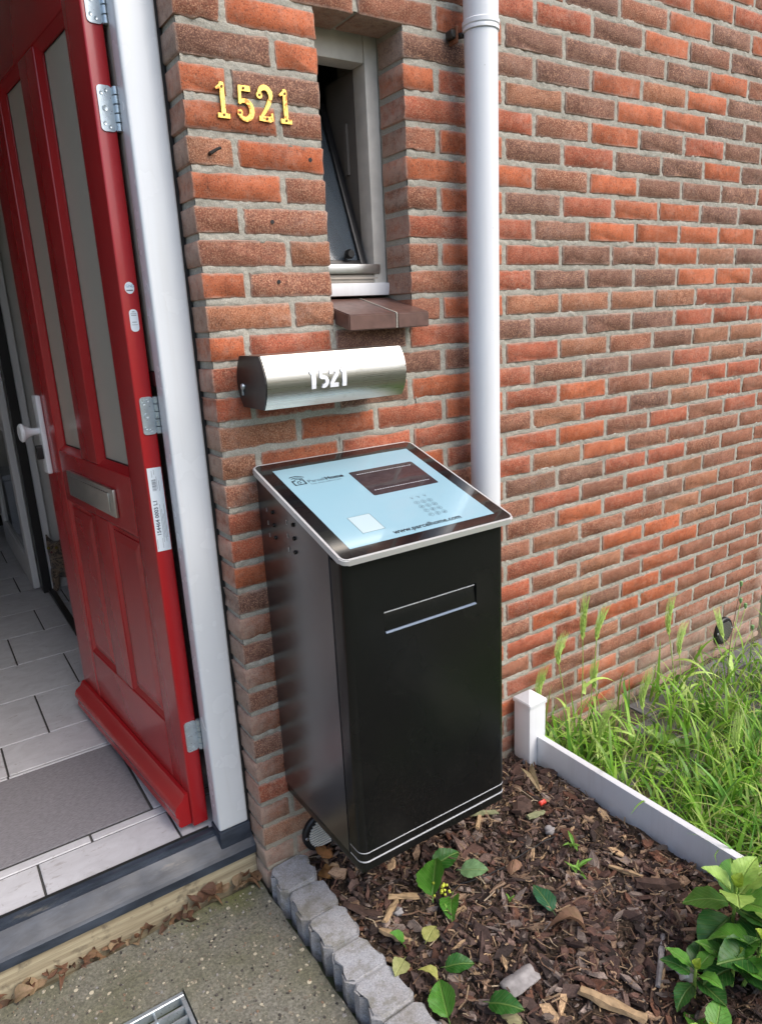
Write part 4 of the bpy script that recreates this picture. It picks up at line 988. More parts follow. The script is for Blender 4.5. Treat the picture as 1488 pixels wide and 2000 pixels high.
# ================================================================== BED: bark mulch, leaves, plants
def chips(n_, x0, x1, y0, y1, hfun, smin, smax, name):
    X = rng.uniform(x0, x1, n_); Y = rng.uniform(y0, y1, n_)
    keep = np.ones(n_, bool)
    clr = np.sin(X * 13 + 1) * np.cos(Y * 11) + np.sin(X * 29 - Y * 23)
    keep &= ~((clr > .75) & (rng.random(n_) < .45))
    X, Y = X[keep], Y[keep]; n_ = len(X)
    Z = np.array([hfun(a, b) for a, b in zip(X, Y)])
    L = smin + (smax - smin) * rng.random(n_) ** 3.0; Wd = L * rng.uniform(.16, .52, n_); T = np.minimum(L * .22, rng.uniform(.002, .008, n_))
    hexo = np.array([[-1, .1], [-.62, -.8], [.35, -1], [1, -.25], [.7, .75], [-.3, 1]]) / 2
    hx = hexo[None] * (1 + rng.normal(0, .28, (n_, 6, 2))) * np.stack([L, Wd], 1)[:, None, :]
    B = np.zeros((n_, 12, 3)); B[:, :6, :2] = hx; B[:, 6:, :2] = hx * rng.uniform(.72, 1.0, (n_, 6, 1)); B[:, :6, 2] = -T[:, None] / 2; B[:, 6:, 2] = T[:, None] / 2 * rng.uniform(.4, 1.5, (n_, 6))
    cv = rng.normal(0, 5, n_); B[:, :, 2] += cv[:, None] * B[:, :, 1] ** 2 * 3 + (rng.normal(0, 1.2, n_))[:, None] * B[:, :, 0] ** 2 * 2
    az = rng.uniform(0, 2 * PI, n_); tx = rng.normal(0, .28, n_); ty = rng.normal(0, .30, n_)
    ca, sa, cx, sx, cy, sy = np.cos(az), np.sin(az), np.cos(tx), np.sin(tx), np.cos(ty), np.sin(ty)
    Rz = np.zeros((n_, 3, 3)); Rz[:, 0, 0] = ca; Rz[:, 0, 1] = -sa; Rz[:, 1, 0] = sa; Rz[:, 1, 1] = ca; Rz[:, 2, 2] = 1
    Rx = np.zeros((n_, 3, 3)); Rx[:, 0, 0] = 1; Rx[:, 1, 1] = cx; Rx[:, 1, 2] = -sx; Rx[:, 2, 1] = sx; Rx[:, 2, 2] = cx
    Ry = np.zeros((n_, 3, 3)); Ry[:, 0, 0] = cy; Ry[:, 0, 2] = sy; Ry[:, 1, 1] = 1; Ry[:, 2, 0] = -sy; Ry[:, 2, 2] = cy
    B = np.einsum('nij,nkj->nki', Rz @ Rx @ Ry, B)
    B += np.stack([X, Y, Z + rng.uniform(-.003, .012, n_)], 1)[:, None, :]
    pal = np.array([[.058, .036, .030], [.095, .052, .040], [.040, .027, .023], [.130, .086, .070], [.21, .165, .14], [.24, .16, .105], [.38, .26, .15], [.125, .058, .036]])
    ci = rng.choice(len(pal), n_, p=[.20, .18, .14, .15, .12, .08, .04, .09]); c = pal[ci] * rng.uniform(.75, 1.3, (n_, 1))
    cv_ = np.repeat(c, 12, 0).reshape(n_, 12, 3) * rng.uniform(.65, 1.45, (n_, 12, 1)); cv_[:, 6:] *= rng.uniform(.9, 1.5, (n_, 1, 1))
    F_ = []
    for q in range(n_):
        o_ = q * 12; F_.append((o_ + 5, o_ + 4, o_ + 3, o_ + 2, o_ + 1, o_)); F_.append(tuple(o_ + 6 + k for k in range(6)))
        for k in range(6): F_.append((o_ + k, o_ + (k + 1) % 6, o_ + 6 + (k + 1) % 6, o_ + 6 + k))
    return put(name, np_mesh(name, B.reshape(-1, 3), F_, None, cv_.reshape(-1, 3)), 'bark_chips')
o = chips(10500, .085, .905, -1.25, -.01, soil_h, .005, .066, 'bark_mulch'); tag(o, 'brown bark chips covering the planting bed', 'mulch', kind='stuff')
def crumbs():
    n_ = 15000; X = rng.uniform(.085, .905, n_); Y = rng.uniform(-1.25, -.01, n_); Z = np.array([soil_h(a, b) for a, b in zip(X, Y)])
    r = .0014 + .0065 * rng.random(n_) ** 4; T = np.array([[1, 0, 0], [-.5, .87, 0], [-.5, -.87, 0], [0, 0, 1.1], [0, 0, -.8]])
    B = T[None] * r[:, None, None] * rng.uniform(.6, 1.3, (n_, 5, 3)); a = rng.uniform(0, 6.28, n_)
    B = np.stack([B[:, :, 0] * np.cos(a)[:, None] - B[:, :, 1] * np.sin(a)[:, None], B[:, :, 0] * np.sin(a)[:, None] + B[:, :, 1] * np.cos(a)[:, None], B[:, :, 2]], 2)
    B += np.stack([X, Y, Z + .003], 1)[:, None, :]
    F3 = np.array([[0, 1, 3], [1, 2, 3], [2, 0, 3], [1, 0, 4], [2, 1, 4], [0, 2, 4]]); F_ = (F3[None] + 5 * np.arange(n_)[:, None, None]).reshape(-1, 3)
    pal = np.array([[.06, .042, .03], [.11, .08, .056], [.035, .025, .02], [.26, .22, .18], [.16, .11, .075]]); c = pal[rng.choice(5, n_, p=[.3, .3, .2, .06, .14])]
    tag(put('soil_crumbs', np_mesh('soil_crumbs', B.reshape(-1, 3), F_, None, np.repeat(c, 5, 0)), 'bark_chips'), 'crumbs of earth and grit between the bark chips', 'soil', kind='stuff')
crumbs()
def fibres():
    n_ = 2600; X = rng.uniform(.09, .90, n_); Y = rng.uniform(-1.2, -.02, n_); Z = np.array([soil_h(a, b) for a, b in zip(X, Y)]) + rng.uniform(.004, .02, n_)
    L = .010 + .045 * rng.random(n_) ** 3; a = rng.uniform(0, 2 * PI, n_); t_ = rng.normal(0, .3, n_); wv = rng.uniform(.0006, .0020, n_)
    B = np.zeros((n_, 6, 3)); d = np.stack([np.cos(a), np.sin(a), t_], 1); p = np.stack([-np.sin(a), np.cos(a), 0 * a], 1); c0 = np.stack([X, Y, Z], 1); bow = p * (rng.normal(0, .18, n_) * L)[:, None]
    for k, u in enumerate((-.5, 0, .5)):
        m_ = c0 + d * (L * u)[:, None] + bow * (1 - 4 * u * u); B[:, 2 * k] = m_ - p * wv[:, None]; B[:, 2 * k + 1] = m_ + p * wv[:, None] + np.array([0, 0, .001])
    F4 = np.array([[0, 1, 3, 2], [2, 3, 5, 4]]); F_ = (F4[None] + 6 * np.arange(n_)[:, None, None]).reshape(-1, 4)
    pal = np.array([[.36, .25, .15], [.20, .12, .075], [.10, .06, .042], [.45, .36, .25]]); c = pal[rng.choice(4, n_, p=[.25, .35, .3, .1])]
    tag(put('bark_fibres', np_mesh('bark_fibres', B.reshape(-1, 3), F_, None, np.repeat(c, 6, 0)), 'bark_chips'), 'thin wood fibres scattered over the bark chips', 'mulch', kind='stuff')
fibres()

# --- leaves (mesh of unit length along +Y, origin at the leaf base)
def leaf_mesh(name, wd, curl, fold, seed, mat, serr=.02, nu=14):
    r = random.Random(seed); bm = BM(); rows_ = []
    for i in range(nu + 1):
        u = i / nu; half = wd * (math.sin(PI * u ** .82)) ** .85 * .5 + .004
        if 0 < i < nu: half += serr * (1 if i % 2 else -1) * .5
        row = []
        for v in (-1, -.5, 0, .5, 1):
            x = half * v; z = fold * abs(x) - curl * (u - .35) ** 2 + .02 * math.sin(u * 19 + v * 2) * abs(v) + r.gauss(0, .004)
            row.append(bm.verts.new((x, u - serr * .6 * abs(v) * (i % 2), z)))
        rows_.append(row)
    for a, b in zip(rows_, rows_[1:]):
        for k in range(4): bm.faces.new((a[k], a[k + 1], b[k + 1], b[k]))
    tube(bm, [(0, -.16, -.01), (0, -.06, 0), (0, .05, -.004)], [.012, .013, .008], 5)
    me = bpy.data.meshes.new(name); bm.to_mesh(me); bm.free(); me.materials.append(MT[mat])
    for p in me.polygons: p.use_smooth = True
    return me
LEAF = [leaf_mesh('leaf', .62 + .06 * k, c, f, k, 'leaf_green') for k, (c, f) in enumerate(((.5, .35), (.25, .2), (.8, .45), (.1, .55), (.4, .1)))]
DRY = [leaf_mesh('leaf', w_, c, f, 20 + k, 'leaf_dry', .018, 8) for k, (w_, c, f) in enumerate(((.55, 1.4, .8), (.7, .9, -.6), (.5, 2.0, 1.1), (.8, .6, .5), (.45, -1.2, .9)))]
def place(o, size, az, pitch, roll=0):
    o.scale = (size, size, size)
    o.rotation_euler = (Matrix.Rotation(az, 3, 'Z') @ Matrix.Rotation(pitch, 3, 'X') @ Matrix.Rotation(roll, 3, 'Y')).to_euler(); return o
def single_leaf(x, y, size, az, col, label, pitch=.1, roll=0, k=0, dz=.016, dry=False, cat='leaf'):
    z = soil_h(x, y) + dz
    o = put('fallen_leaf', (DRY if dry else LEAF)[k % 5], None, None, (x, y, z), (*col, 1)); place(o, size, az, pitch, roll)
    tag(o, label, cat, 'loose leaves on the bed'); return o
G1, G2, G3, YL = (.035, .15, .022), (.10, .30, .035), (.022, .12, .05), (.48, .47, .16)
single_leaf(.352, -.262, .088, -1.75 + .1, G1, 'dark green leaf lying on the mulch just before the parcel box', .25, .3, 0, .026)
single_leaf(.290, -.345, .10, -.75, G2, 'bright green pointed leaf beside the yellow floret', .35, -.5, 3, .030)
single_leaf(.385, -.335, .075, -2.5, (.25, .42, .20), 'pale underside-up green leaf right of the yellow floret', .3, .3, 1, .036)
single_leaf(.330, -.372, .072, 2.35, G2, 'green leaf folded below the yellow floret', .1, .4, 2, .022)
single_leaf(.205, -.43, .050, -1.1, YL, 'round pale yellow leaf on the mulch near the edging stones', .1, .05, 4, .022)
single_leaf(.140, -.432, .060, 2.2, (.46, .46, .2), 'torn pale yellow leaf leaning against the edging stones', .3, -.3, 1, .022)
single_leaf(.190, -.515, .066, -2.2, G1, 'dark green leaf beside two curled yellow leaves', .25, .3, 0, .026)
single_leaf(.165, -.525, .045, .5, (.50, .48, .14), 'curled yellow leaf next to a dark green leaf', .5, .4, 2, .026)
single_leaf(.150, -.535, .036, 2.5, (.52, .46, .06), 'small bright yellow leaf at the edging stones', .2, -.4, 4, .022)
single_leaf(.130, -.602, .075, -.4, G2, 'light green leaf at the lower picture edge by the edging stones', .3, -.4, 3, .028)
single_leaf(.205, -.640, .075, -2.6, G1, 'dark green leaf at the lower picture edge', .3, .3, 0, .028)
single_leaf(.480, -.560, .078, -.2, G3, 'bluish green leaf half buried in the mulch', .2, .2, 1, .020)
single_leaf(.160, -.405, .05, .9, G2, 'small green sprig leaf against the edging stones', .9, .2, 3, .02)
single_leaf(.505, -.640, .085, .7, (.30, .17, .11), 'large curled brown leaf in the middle of the mulch', .2, .3, 0, .024, True)
single_leaf(.545, -.37, .06, 2.1, (.36, .20, .13), 'reddish brown leaf below the parcel box corner', .3, .2, 1, .022, True)
single_leaf(.820, -.135, .075, 2.6, (.33, .25, .15), 'dry tan oak leaf at the foot of the white post', .6, .3, 2, .03, True)
single_leaf(.245, -.705, .06, .3, (.36, .32, .18), 'withered grey-yellow leaf at the lower picture edge', .3, .3, 1, .022, True)
# floret
fl = empty('yellow_floret', (.322, -.348, soil_h(.322, -.348) + .02), 'tiny cluster of yellow buds between green leaves', 'flower')
for k in range(16):
    bm = BM(); c_ = Vector((.322 + random.gauss(0, .010), -.348 + random.gauss(0, .009), soil_h(.322, -.348) + .034 + random.gauss(0, .006)))
    bmesh.ops.create_icosphere(bm, subdivisions=1, radius=.0038, matrix=Matrix.Translation(c_)); ob('bud', bm, simple('bud_yellow', (.55, .60, .05), .5) if 'bud_yellow' not in MT else 'bud_yellow', fl, True)
# sticks and stones on the bed
def splinter(x, y, L, W, az, mat, label, tilt=.08, T=.010, name='wood_splinter', cat='wood chip'):
    bm = BM(); n_ = 6; r = random.Random(label); rings = []
    for i in range(n_ + 1):
        u = i / n_ - .5; k = 1 - .35 * abs(u) * 2 * r.uniform(.4, 1.2)
        rings.append([bm.verts.new((u * L + r.gauss(0, L * .012), a * W * k / 2 + r.gauss(0, W * .06), b * T * k / 2 + r.gauss(0, T * .1))) for a, b in ((-1, -.6), (-.3, -1), (.8, -.8), (1, .2), (.3, 1), (-.7, .8))])
    for a, b in zip(rings, rings[1:]):
        for k in range(6): bm.faces.new((a[k], a[(k + 1) % 6], b[(k + 1) % 6], b[k]))
    bm.faces.new(rings[0][::-1]); bm.faces.new(rings[-1])
    R_ = Matrix.Rotation(az, 3, 'Z') @ Matrix.Rotation(tilt, 3, 'Y'); z = soil_h(x, y) + .017
    tag(ob(name, bm, mat, None, False, lambda v: R_ @ v + Vector((x, y, z))), label, cat, 'larger wood pieces on the bed')
splinter(.262, -.300, .125, .020, -.55, 'wood_pale', 'long pale split stick below the front corner of the parcel box')
splinter(.190, -.305, .080, .016, .55, 'wood_pale', 'short pale stick left of the long split stick')
splinter(.165, -.372, .095, .022, -1.0, 'wood_pale', 'pale grooved wood piece beside the edging stones')
splinter(.135, -.262, .10, .024, -.9, 'bark_brown', 'reddish brown bark strip next to the second edging stone')
splinter(.600, -.182, .085, .016, -.45, 'wood_olive', 'long olive green wood strip right of the parcel box')
splinter(.705, -.285, .060, .020, -.1, 'wood_olive', 'short wide olive green chip near the white board')
splinter(.745, -.560, .085, .012, -1.0, 'wood_pale', 'thin orange-brown stick lying near the white board')
splinter(.765, -.640, .105, .030, -.65, 'bark_brown', 'thick dark bark roll beside the white board', .05, .024)
splinter(.410, -.790, .13, .026, -1.05, 'wood_pale', 'large pale wood slab low in the middle of the bed', .1, .016)
splinter(.470, -.905, .10, .038, .15, 'bark_brown', 'ribbed brown bark block under the green leaves', .05, .026)
splinter(.565, -.20, .06, .014, .75, 'wood_pale', 'small pale stick below the right corner of the parcel box')
splinter(.590, -.775, .16, .014, .55, 'pebble_grey', 'forked grey twig lying below the hydrangea')
splinter(.70, -.235, .07, .05, .4, 'bark_brown', 'dark flaky bark piece touching the red cap', .1, .022)
def lump(name, x, y, r_, sq, mat, label, cat, dz=.0, seed=0):
    bm = BM(); bmesh.ops.create_icosphere(bm, subdivisions=3, radius=1); q = random.Random(seed); a, b, c = q.uniform(2, 4), q.uniform(2, 4), q.uniform(0, 6)
    for v in bm.verts:
        k = 1 + .16 * math.sin(v.co.x * a + c) + .14 * math.sin(v.co.y * b * 1.6 + v.co.z * 3 + c)
        v.co = Vector((v.co.x * r_ * k, v.co.y * r_ * k * .75, v.co.z * r_ * sq * k))
    z = soil_h(x, y) + dz
    return tag(ob(name, bm, mat, None, True, lambda v: v + Vector((x, y, z + .006))), label, cat)
lump('flat_stone', .300, -.638, .042, .35, 'pebble_grey', 'flat grey flaky stone lying in the lower part of the bed', 'stone', .01, 1)
lump('pebble', .205, -.318, .012, .8, 'pebble_grey', 'small rounded grey pebble below the parcel box', 'pebble', .01, 2)
lump('pebble', .700, -.345, .017, .6, 'pebble_grey', 'pale grey lumpy pebble in the upper right of the bed', 'pebble', .01, 3)
lump('pebble', .545, -.138, .010, .8, 'shell_white', 'white pebble at the right foot of the parcel box', 'pebble', .012, 4)
lump('bottle_cap', .755, -.262, .011, .8, 'red_cap', 'small bright red cap beside the white board', 'cap', .018, 5)
lump('shell_fragment', .595, -.835, .024, .55, 'shell_white', 'white broken shell half hidden by green leaves', 'shell', .02, 6)
bm = BM(); pts_ = [(.12 + t * .62, -.30 - .10 * t + .02 * math.sin(t * 9), soil_h(.12 + t * .62, -.30 - .10 * t + .02 * math.sin(t * 9)) + .014 + .004 * math.sin(t * 30)) for t in np.linspace(.25, 1, 30)]
tube(bm, pts_, .0017, 6); tag(ob('thin_cable', bm, 'rubber', None, True), 'thin black cable lying across the mulch', 'cable')

# --- dry leaves in the gap before the threshold
for k in range(64):
    t = (k + random.random()) / 64; x = -.70 + t * .69; y = .050 + random.uniform(-.012, .010) + (.0 if t < .9 else -.02 * random.random()); z = ZSLAB + random.uniform(-.004, .010) + (.012 if t > .75 else 0)
    c = random.choice(((.20, .095, .06), (.12, .065, .045), (.30, .17, .10), (.17, .085, .06), (.40, .27, .17)))
    o = put('dry_leaf', DRY[k % 5], None, None, (x, y, z), (*c, 1)); place(o, random.uniform(.024, .050), random.uniform(0, 6.28), random.uniform(-.3, .6), random.uniform(-.7, .7))
    tag(o, 'dry brown leaf in the gap below the door sill', 'leaf', 'dry leaves in the gap below the door sill')
for k, (x, y) in enumerate(((.150, -.040), (.175, -.055), (.205, -.045), (.130, -.065), (.185, -.03), (.225, -.07), (.16, -.08))):
    o = put('dry_leaf', DRY[k % 5], None, None, (x, y, soil_h(x, y) + .018), (*random.choice(((.36, .15, .05), (.42, .20, .07), (.2, .09, .05))), 1)); place(o, random.uniform(.035, .06), random.uniform(0, 6.28), random.uniform(-.2, .6), random.uniform(-.6, .6))
    tag(o, 'orange-brown curled leaf under the vent below the parcel box', 'leaf', 'dry leaves under the vent')

# --- hydrangea plants
def shrub(name, base, label, stems, seed, pal):
    r = random.Random(seed); bx, by = base; bz = soil_h(bx, by)
    s = empty(name, (bx, by, bz), label, 'plant', 'hydrangea shoots')
    for (dx, dy, hgt, nl, size) in stems:
        p0 = Vector((bx + dx * .3, by + dy * .3, bz - .01)); p1 = Vector((bx + dx * .8, by + dy * .8, bz + hgt * .55)); p2 = Vector((bx + dx, by + dy, bz + hgt))
        bm = BM(); tube(bm, [p0, p1, p2], [.0045, .0038, .003], 8); ob('stem', bm, 'stem_green', s, True)
        az0 = r.uniform(0, 6.28)
        for k in range(nl):
            u = k / max(1, nl - 1); q = p1.lerp(p2, .15 + .85 * u) if u > 0 else p1
            az = az0 + k * PI * .5 + (k // 2) * .75 + r.uniform(-.25, .25); sz = size * (1.05 - .35 * u) * r.uniform(.85, 1.15)
            d = Vector((-math.sin(az), math.cos(az), .25)) * sz * .14
            c = pal[min(len(pal) - 1, int(u * len(pal)))]; f = r.uniform(.8, 1.2)
            o = put('leaf', LEAF[r.randrange(5)], None, s, q + d, (c[0] * f, c[1] * f, c[2] * f, 1)); place(o, sz, az, .55 * u + r.uniform(-.25, .25), r.uniform(-.3, .3))
        for k in range(2):
            o = put('leaf', LEAF[3], None, s, p2, (.40, .52, .07, 1)); place(o, size * .35, az0 + k * PI, 1.1, 0)
DK, MD, LT = (.040, .15, .028), (.12, .33, .045), (.36, .54, .12)
shrub('hydrangea', (.742, -.845), 'pale green leafy hydrangea shoot against the white board', [(.0, .0, .17, 9, .098), (.05, -.045, .12, 8, .085)], 3, [DK, MD, (.15, .33, .05), LT, LT])
shrub('hydrangea', (.655, -.900), 'dark green hydrangea shoot low in the right corner', [(.0, .0, .085, 8, .095), (.05, -.03, .12, 8, .10)], 5, [DK, DK, MD])
shrub('hydrangea', (.575, -.865), 'small dark green shoot with one upright leaf by the white shell', [(.0, .0, .075, 7, .070)], 8, [DK, DK, MD])
shrub('hydrangea', (.855, -.905), 'leafy hydrangea shoot at the right picture edge', [(.0, .0, .17, 8, .09), (-.02, -.07, .13, 8, .09)], 12, [DK, MD, LT])
shrub('hydrangea', (.500, -.955), 'bright green shoot at the lower picture edge', [(.0, .0, .05, 6, .075)], 15, [MD, MD, LT])
def sprout(x, y, n_, size, label, seed):
    r = random.Random(seed); z = soil_h(x, y) + .008; s = empty('seedling', (x, y, z), label, 'seedling', 'seedlings on the bed')
    for k in range(n_):
        az = r.uniform(0, 6.28); o = put('leaf', SPR, None, s, (x + r.gauss(0, .004), y + r.gauss(0, .004), z + .004), (*((.16, .40, .05) if k % 2 else (.24, .48, .07)), 1)); place(o, size * r.uniform(.7, 1.2), az, r.uniform(.4, 1.1), 0)
SPR = leaf_mesh('leaf', .22, .5, .3, 44, 'leaf_green', .0, 8)
sprout(.640, -.500, 5, .045, 'fine light green grass seedling in the middle of the bed', 1)
sprout(.425, -.470, 4, .022, 'tiny green seedling below the thin cable', 2)
sprout(.300, -.405, 3, .025, 'tiny green sprout below the fallen hydrangea leaves', 3)
sprout(.700, -.420, 5, .040, 'thin dark grass tuft beside the white board', 4)

# --- weeds: grass mass
def grass(n_, name, dens, hmin, hmax, wd, pal, bend, label):
    X = rng.uniform(.945, 2.7, n_ * 3); Y = rng.uniform(-1.25, -.02, n_ * 3); k = rng.random(n_ * 3) < dens(X, Y); X, Y = X[k][:n_], Y[k][:n_]; n_ = len(X)
    h = rng.uniform(hmin, hmax, n_); az = rng.uniform(0, 2 * PI, n_); b = rng.uniform(.35, bend, n_) ; wv = wd * rng.uniform(.6, 1.4, n_); tw = az + rng.uniform(-.6, .6, n_)
    S = 6; out = np.zeros((n_, S + 1, 2, 3)); dx, dy = np.cos(az), np.sin(az); px_, py_ = -np.sin(tw), np.cos(tw)
    for i in range(S + 1):
        u = i / S; ang = b * u * 1.25
        r_ = h * (1 - np.cos(ang)) / np.maximum(b * 1.25, .05) ; z_ = h * np.sin(ang) / np.maximum(b * 1.25, .05)
        wi = wv * (1 - u ** 2.2) * .5 + .0002
        for s_, sg in ((0, -1), (1, 1)):
            out[:, i, s_, 0] = X + dx * r_ + px_ * wi * sg; out[:, i, s_, 1] = Y + dy * r_ + py_ * wi * sg; out[:, i, s_, 2] = ZGRASS - .004 + z_
    out[:, :, :, 1] = np.minimum(out[:, :, :, 1], -.004); lo_ = out[:, :, :, 2] < -.05
    out[:, :, :, 0] = np.where(lo_, np.maximum(out[:, :, :, 0], .936), out[:, :, :, 0])
    pal = np.array(pal); c = pal[rng.integers(0, len(pal), n_)] * rng.uniform(.75, 1.25, (n_, 1))
    cc = np.repeat(c, (S + 1) * 2, 0).reshape(n_, S + 1, 2, 3); tipd = (rng.random(n_) < .3)[:, None, None, None] * (np.linspace(0, 1, S + 1) ** 3)[None, :, None, None]
    cc = cc * (1 - .7 * tipd) + np.array([.56, .48, .24]) * .7 * tipd; pale = np.clip(1 - np.linspace(0, 1, S + 1) * 4, 0, 1)[None, :, None, None]; cc = cc * (1 - .5 * pale) + np.array([.36, .36, .16]) * .5 * pale
    q = np.arange(n_)[:, None] * (S + 1) * 2 + np.arange(S)[None] * 2; q = q.ravel(); F_ = np.stack([q, q + 1, q + 3, q + 2], 1)
    return tag(put(name, np_mesh(name, out.reshape(-1, 3), F_, None, cc.reshape(-1, 3), True), 'grass_blades'), label, 'grass', kind='stuff')
def gd(X, Y):
    d = np.where(Y < -.45, .85, .07) + .9 * np.exp(-((X - 1.07) ** 2 + (Y + .16) ** 2) / .012) + .55 * np.exp(-((X - 1.62) ** 2 + (Y + .30) ** 2) / .03) + .5 * np.exp(-((X - 1.25) ** 2 + (Y + .42) ** 2) / .03)
    d = d + .5 * np.exp(-((X - 1.95) ** 2 + (Y + .36) ** 2) / .02) + .35 * (X < 1.02)
    return d * np.where(X > 2.25, .3, 1)
GP = [(.19, .40, .035), (.25, .48, .05), (.12, .30, .03), (.35, .54, .09), (.22, .45, .05), (.15, .35, .06)]
grass(3600, 'weed_grass', gd, .09, .25, .0098, GP, 2.7, 'bright green arching grass growing beyond the white board')
grass(3800, 'fine_grass', gd, .05, .19, .0034, GP + [(.50, .46, .20), (.55, .46, .26)], 2.7, 'fine short grass and straw between the weeds')

grass(900, 'straw', gd, .05, .16, .0026, [(.55, .46, .26), (.48, .38, .2), (.40, .33, .2)], 3.1, 'dead yellow straw lying under the green grass')

# --- single tall weeds
def barley(x, y, tip, label, seed, spike=.085, bend=.03, leaves=2, az=None):
    r = random.Random(seed); z0 = ZGRASS; b_ = empty('barley_stalk', (x, y, z0), label, 'weed', 'wild barley stalks')
    tip = Vector(tip); p0 = Vector((x, y, z0)); path = [p0.lerp(tip, t) + Vector((math.sin(t * PI) * bend, math.sin(t * PI) * bend * .4, 0)) for t in np.linspace(0, 1, 9)]
    bm = BM(); tube(bm, path, [.0022 - .0009 * i / 8 for i in range(9)], 6); ob('stem', bm, 'stem_green', b_, True)
    d = (path[-1] - path[-2]).normalized(); q = tip; bm = BM(); n_ = 30
    d2 = (d + Vector((r.uniform(.2, .7), r.uniform(-.15, .15), r.uniform(-.35, .0)))).normalized(); e1 = d.orthogonal().normalized(); e2 = d.cross(e1)
    tube(bm, [q + (d * (1 - u) + d2 * u).normalized() * spike * u for u in (0, .2, .4, .6, .8, 1)], [.002, .0048, .0052, .0045, .0032, .0012], 7)
    for k in range(n_):
        u = k / n_; ax = (d * (1 - u) + d2 * u).normalized(); c_ = q + ax * spike * u; a = k * 2.4; side = e1 * math.cos(a) + e2 * math.sin(a)
        tube(bm, [c_ + side * .002, c_ + ax * .009 + side * .0058, c_ + ax * .019 + side * .0058], [.001, .0026, .0005], 4)
        for w_ in (-.3, .3):
            s2 = e1 * math.cos(a + w_) + e2 * math.sin(a + w_); tube(bm, [c_ + ax * .014 + s2 * .0055, c_ + ax * .036 + s2 * .0095, c_ + (ax * .5 + d2 * .5) * .060 + s2 * .012], [.0007, .0005, .0002], 3, False)
    ob('spike', bm, 'spike_green', b_, True)
    for k in range(leaves):
        t = r.uniform(.15, .7); q = p0.lerp(tip, t) + Vector((math.sin(t * PI) * bend, 0, 0)); a = az if az is not None else r.uniform(0, 6.28); l = r.uniform(.09, .17)
        bm = BM(); L_ = []
        for i in range(8):
            u = i / 7; c_ = q + Vector((math.cos(a + k * 2) * l * u, math.sin(a + k * 2) * l * u, l * (.75 * u - .85 * u * u))); w_ = .0055 * (1 - u ** 2) + .0004; n2 = Vector((-math.sin(a + k * 2), math.cos(a + k * 2), .3)) * w_
            L_.append((bm.verts.new(c_ - n2), bm.verts.new(c_ + n2)))
        for (a1, b1), (a2, b2) in zip(L_, L_[1:]): bm.faces.new((a1, b1, b2, a2))
        ob('blade', bm, 'spike_green', b_, True)
barley(1.075, -.110, (1.135, -.070, .215), 'tallest wild barley stalk close to the brick wall', 1, .105, .02, 4)
barley(1.055, -.105, (1.035, -.060, .155), 'wild barley stalk leaning left of the tallest one', 2, .055, .01, 3)
barley(1.090, -.120, (1.215, -.060, .185), 'slanting wild barley head right of the tallest one', 3, .075, .02, 3)
barley(.985, -.075, (.965, -.045, .045), 'wild barley head just behind the white post', 4, .065, .0, 1)
barley(1.520, -.17, (1.560, -.10, .115), 'wild barley stalk with upright head before the middle of the wall', 5, .10, .02, 3)
barley(1.530, -.18, (1.600, -.12, .03), 'wild barley stalk with hanging yellow blade in the middle', 6, .08, .02, 3)
barley(1.10, -.34, (1.19, -.27, .03), 'drooping wild barley head over the short grass near the post', 7, .09, .03, 3)
barley(1.75, -.25, (1.86, -.13, .02), 'wild barley head close to the round vent', 8, .09, .02, 3)
barley(1.50, -.52, (1.62, -.45, .01), 'broad drooping wild barley head near the right picture edge', 9, .11, .03, 3)
barley(1.22, -.60, (1.27, -.54, -.015), 'wild barley head low over the white board', 10, .08, .02, 3)
barley(1.15, -.15, (1.18, -.09, .03), 'leafy wild barley stalk beside the tallest one', 11, .05, .02, 5)
barley(1.05, -.22, (1.03, -.24, -.02), 'wild barley head resting against the white board', 12, .075, .0, 2)
def podplant(x, y, tips, label):
    s = empty('poppy_stalk', (x, y, ZGRASS), label, 'weed')
    for i, tp_ in enumerate(tips):
        tp_ = Vector(tp_); p0 = Vector((x, y, ZGRASS)); path = [p0.lerp(tp_, t) + Vector((-.02 * math.sin(t * PI), 0, .015 * math.sin(t * 2 * PI))) for t in np.linspace(0, 1, 9)]
        bm = BM(); tube(bm, path, .0013, 6); ob('stem', bm, 'stem_brown' if i == 0 else 'stem_green', s, True)
        bm = BM(); lathe(bm, [(.001, -.002), (.0055, .006), (.0068, .014), (.0055, .019), (.0066, .021), (.002, .023)], tp_, 10); ob('seed_pod', bm, 'pod_green', s, True)
podplant(1.86, -.16, [(2.06, -.07, .165), (2.05, -.08, .10), (2.07, -.09, .075), (2.12, -.10, -.03)], 'wiry stalk with green seed pods in front of the round vent')
# broad-leaved weeds
for (x, y, n_, sz, lb) in ((1.28, -.30, 6, .085, 'pale broad-leaved weed on the bare patch of ground'), (1.70, -.42, 7, .07, 'low broad-leaved weed near the right picture edge'), (1.18, -.50, 6, .06, 'low broad-leaved weed in the grass beyond the board')):
    s = empty('broadleaf_weed', (x, y, ZGRASS), lb, 'weed', 'broad-leaved weeds')
    for k in range(n_):
        az = k * 2.4; o = put('leaf', LEAF[k % 5], None, s, (x + random.gauss(0, .012), y + random.gauss(0, .012), ZGRASS + .012 + .006 * k), (*random.choice(((.20, .36, .08), (.30, .44, .13), (.14, .32, .06))), 1)); place(o, sz * random.uniform(.7, 1.1), az, random.uniform(.2, .9), random.uniform(-.3, .3))

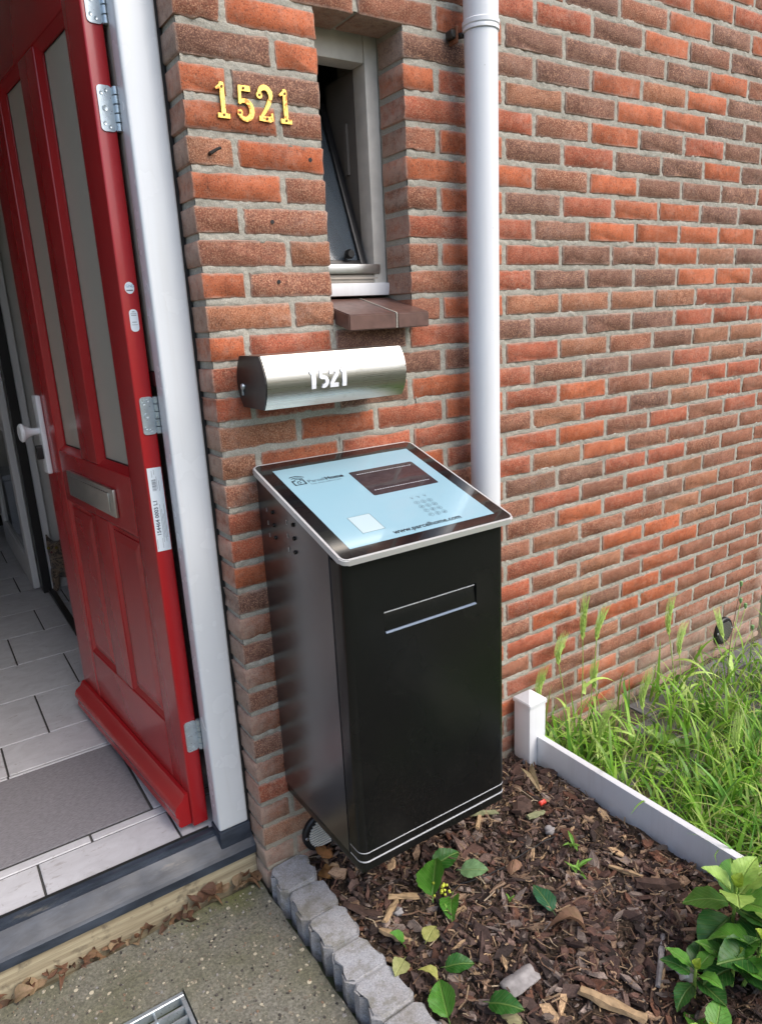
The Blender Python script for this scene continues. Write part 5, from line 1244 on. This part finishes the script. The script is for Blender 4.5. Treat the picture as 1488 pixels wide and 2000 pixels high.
# ================================================================== THE CAT peeping round the door
def cat(x, y, z, az):
    t_ = empty('cat', (x, y, z), 'dark tabby cat peeping out behind the open red door', 'cat')
    vs_ = [(0, -.10, .11, .085, .10), (0, -.02, .15, .075, .095), (0, .06, .20, .062, .075), (0, .095, .245, .048, .052), (0, .125, .283, .047, .046), (0, .165, .272, .028, .026),
           (.045, .075, .11, .026, .026), (.042, .095, .03, .018, .02), (.042, .12, .012, .02, .014), (-.045, .075, .11, .026, .026), (-.042, .095, .03, .018, .02), (-.042, .12, .012, .02, .014),
           (.085, -.05, .075, .04, .06), (.085, .045, .022, .022, .022), (-.085, -.05, .075, .04, .06), (-.085, .045, .022, .022, .022), (0, -.19, .04, .022, .022), (.09, -.20, .02, .017, .017), (.14, -.12, .018, .014, .014),
           (.032, .112, .312, .024, .012), (.046, .108, .362, .003, .003), (-.032, .112, .312, .024, .012), (-.046, .108, .362, .003, .003)]
    vs_ = [tuple(q * .88 for q in v) for v in vs_]
    es = [(0, 1), (1, 2), (2, 3), (3, 4), (4, 5), (2, 6), (6, 7), (7, 8), (2, 9), (9, 10), (10, 11), (0, 12), (12, 13), (0, 14), (14, 15), (0, 16), (16, 17), (17, 18), (4, 19), (19, 20), (4, 21), (21, 22)]
    me = bpy.data.meshes.new('body'); me.from_pydata([v[:3] for v in vs_], es, []); me.materials.append(MT['fur'])
    o = bpy.data.objects.new('tmp', me); COL.objects.link(o); m = o.modifiers.new('s', 'SKIN'); m.use_smooth_shade = True
    for i, v in enumerate(vs_): me.skin_vertices[0].data[i].radius = v[3:5]; me.skin_vertices[0].data[i].use_root = (i == 0)
    o.modifiers.new('u', 'SUBSURF').render_levels = 2; o.modifiers['u'].levels = 2
    me2 = bpy.data.meshes.new_from_object(o.evaluated_get(bpy.context.evaluated_depsgraph_get())); bpy.data.objects.remove(o)
    me2.materials.clear(); R_ = Matrix.Rotation(az, 3, 'Z')
    me2.transform(R_.to_4x4()); put('body', me2, 'fur', t_, (x, y, z))
    for s in (-1, 1):
        bm = BM(); bmesh.ops.create_icosphere(bm, subdivisions=2, radius=.008, matrix=Matrix.Translation(Vector((s * .0194, .146, .259)))); ob('eye', bm, 'cat_eye', t_, True, lambda v: R_ @ v + Vector((x, y, z)))
    bm = BM(); bmesh.ops.create_icosphere(bm, subdivisions=2, radius=.006, matrix=Matrix.Translation(Vector((0, .168, .242)))); ob('nose', bm, 'dark_red', t_, True, lambda v: R_ @ v + Vector((x, y, z)))
cat(-.016, 2.42, ZFLOOR + .001, math.radians(152))

sc.cycles.use_denoising = True
sc.cycles.max_bounces = 8
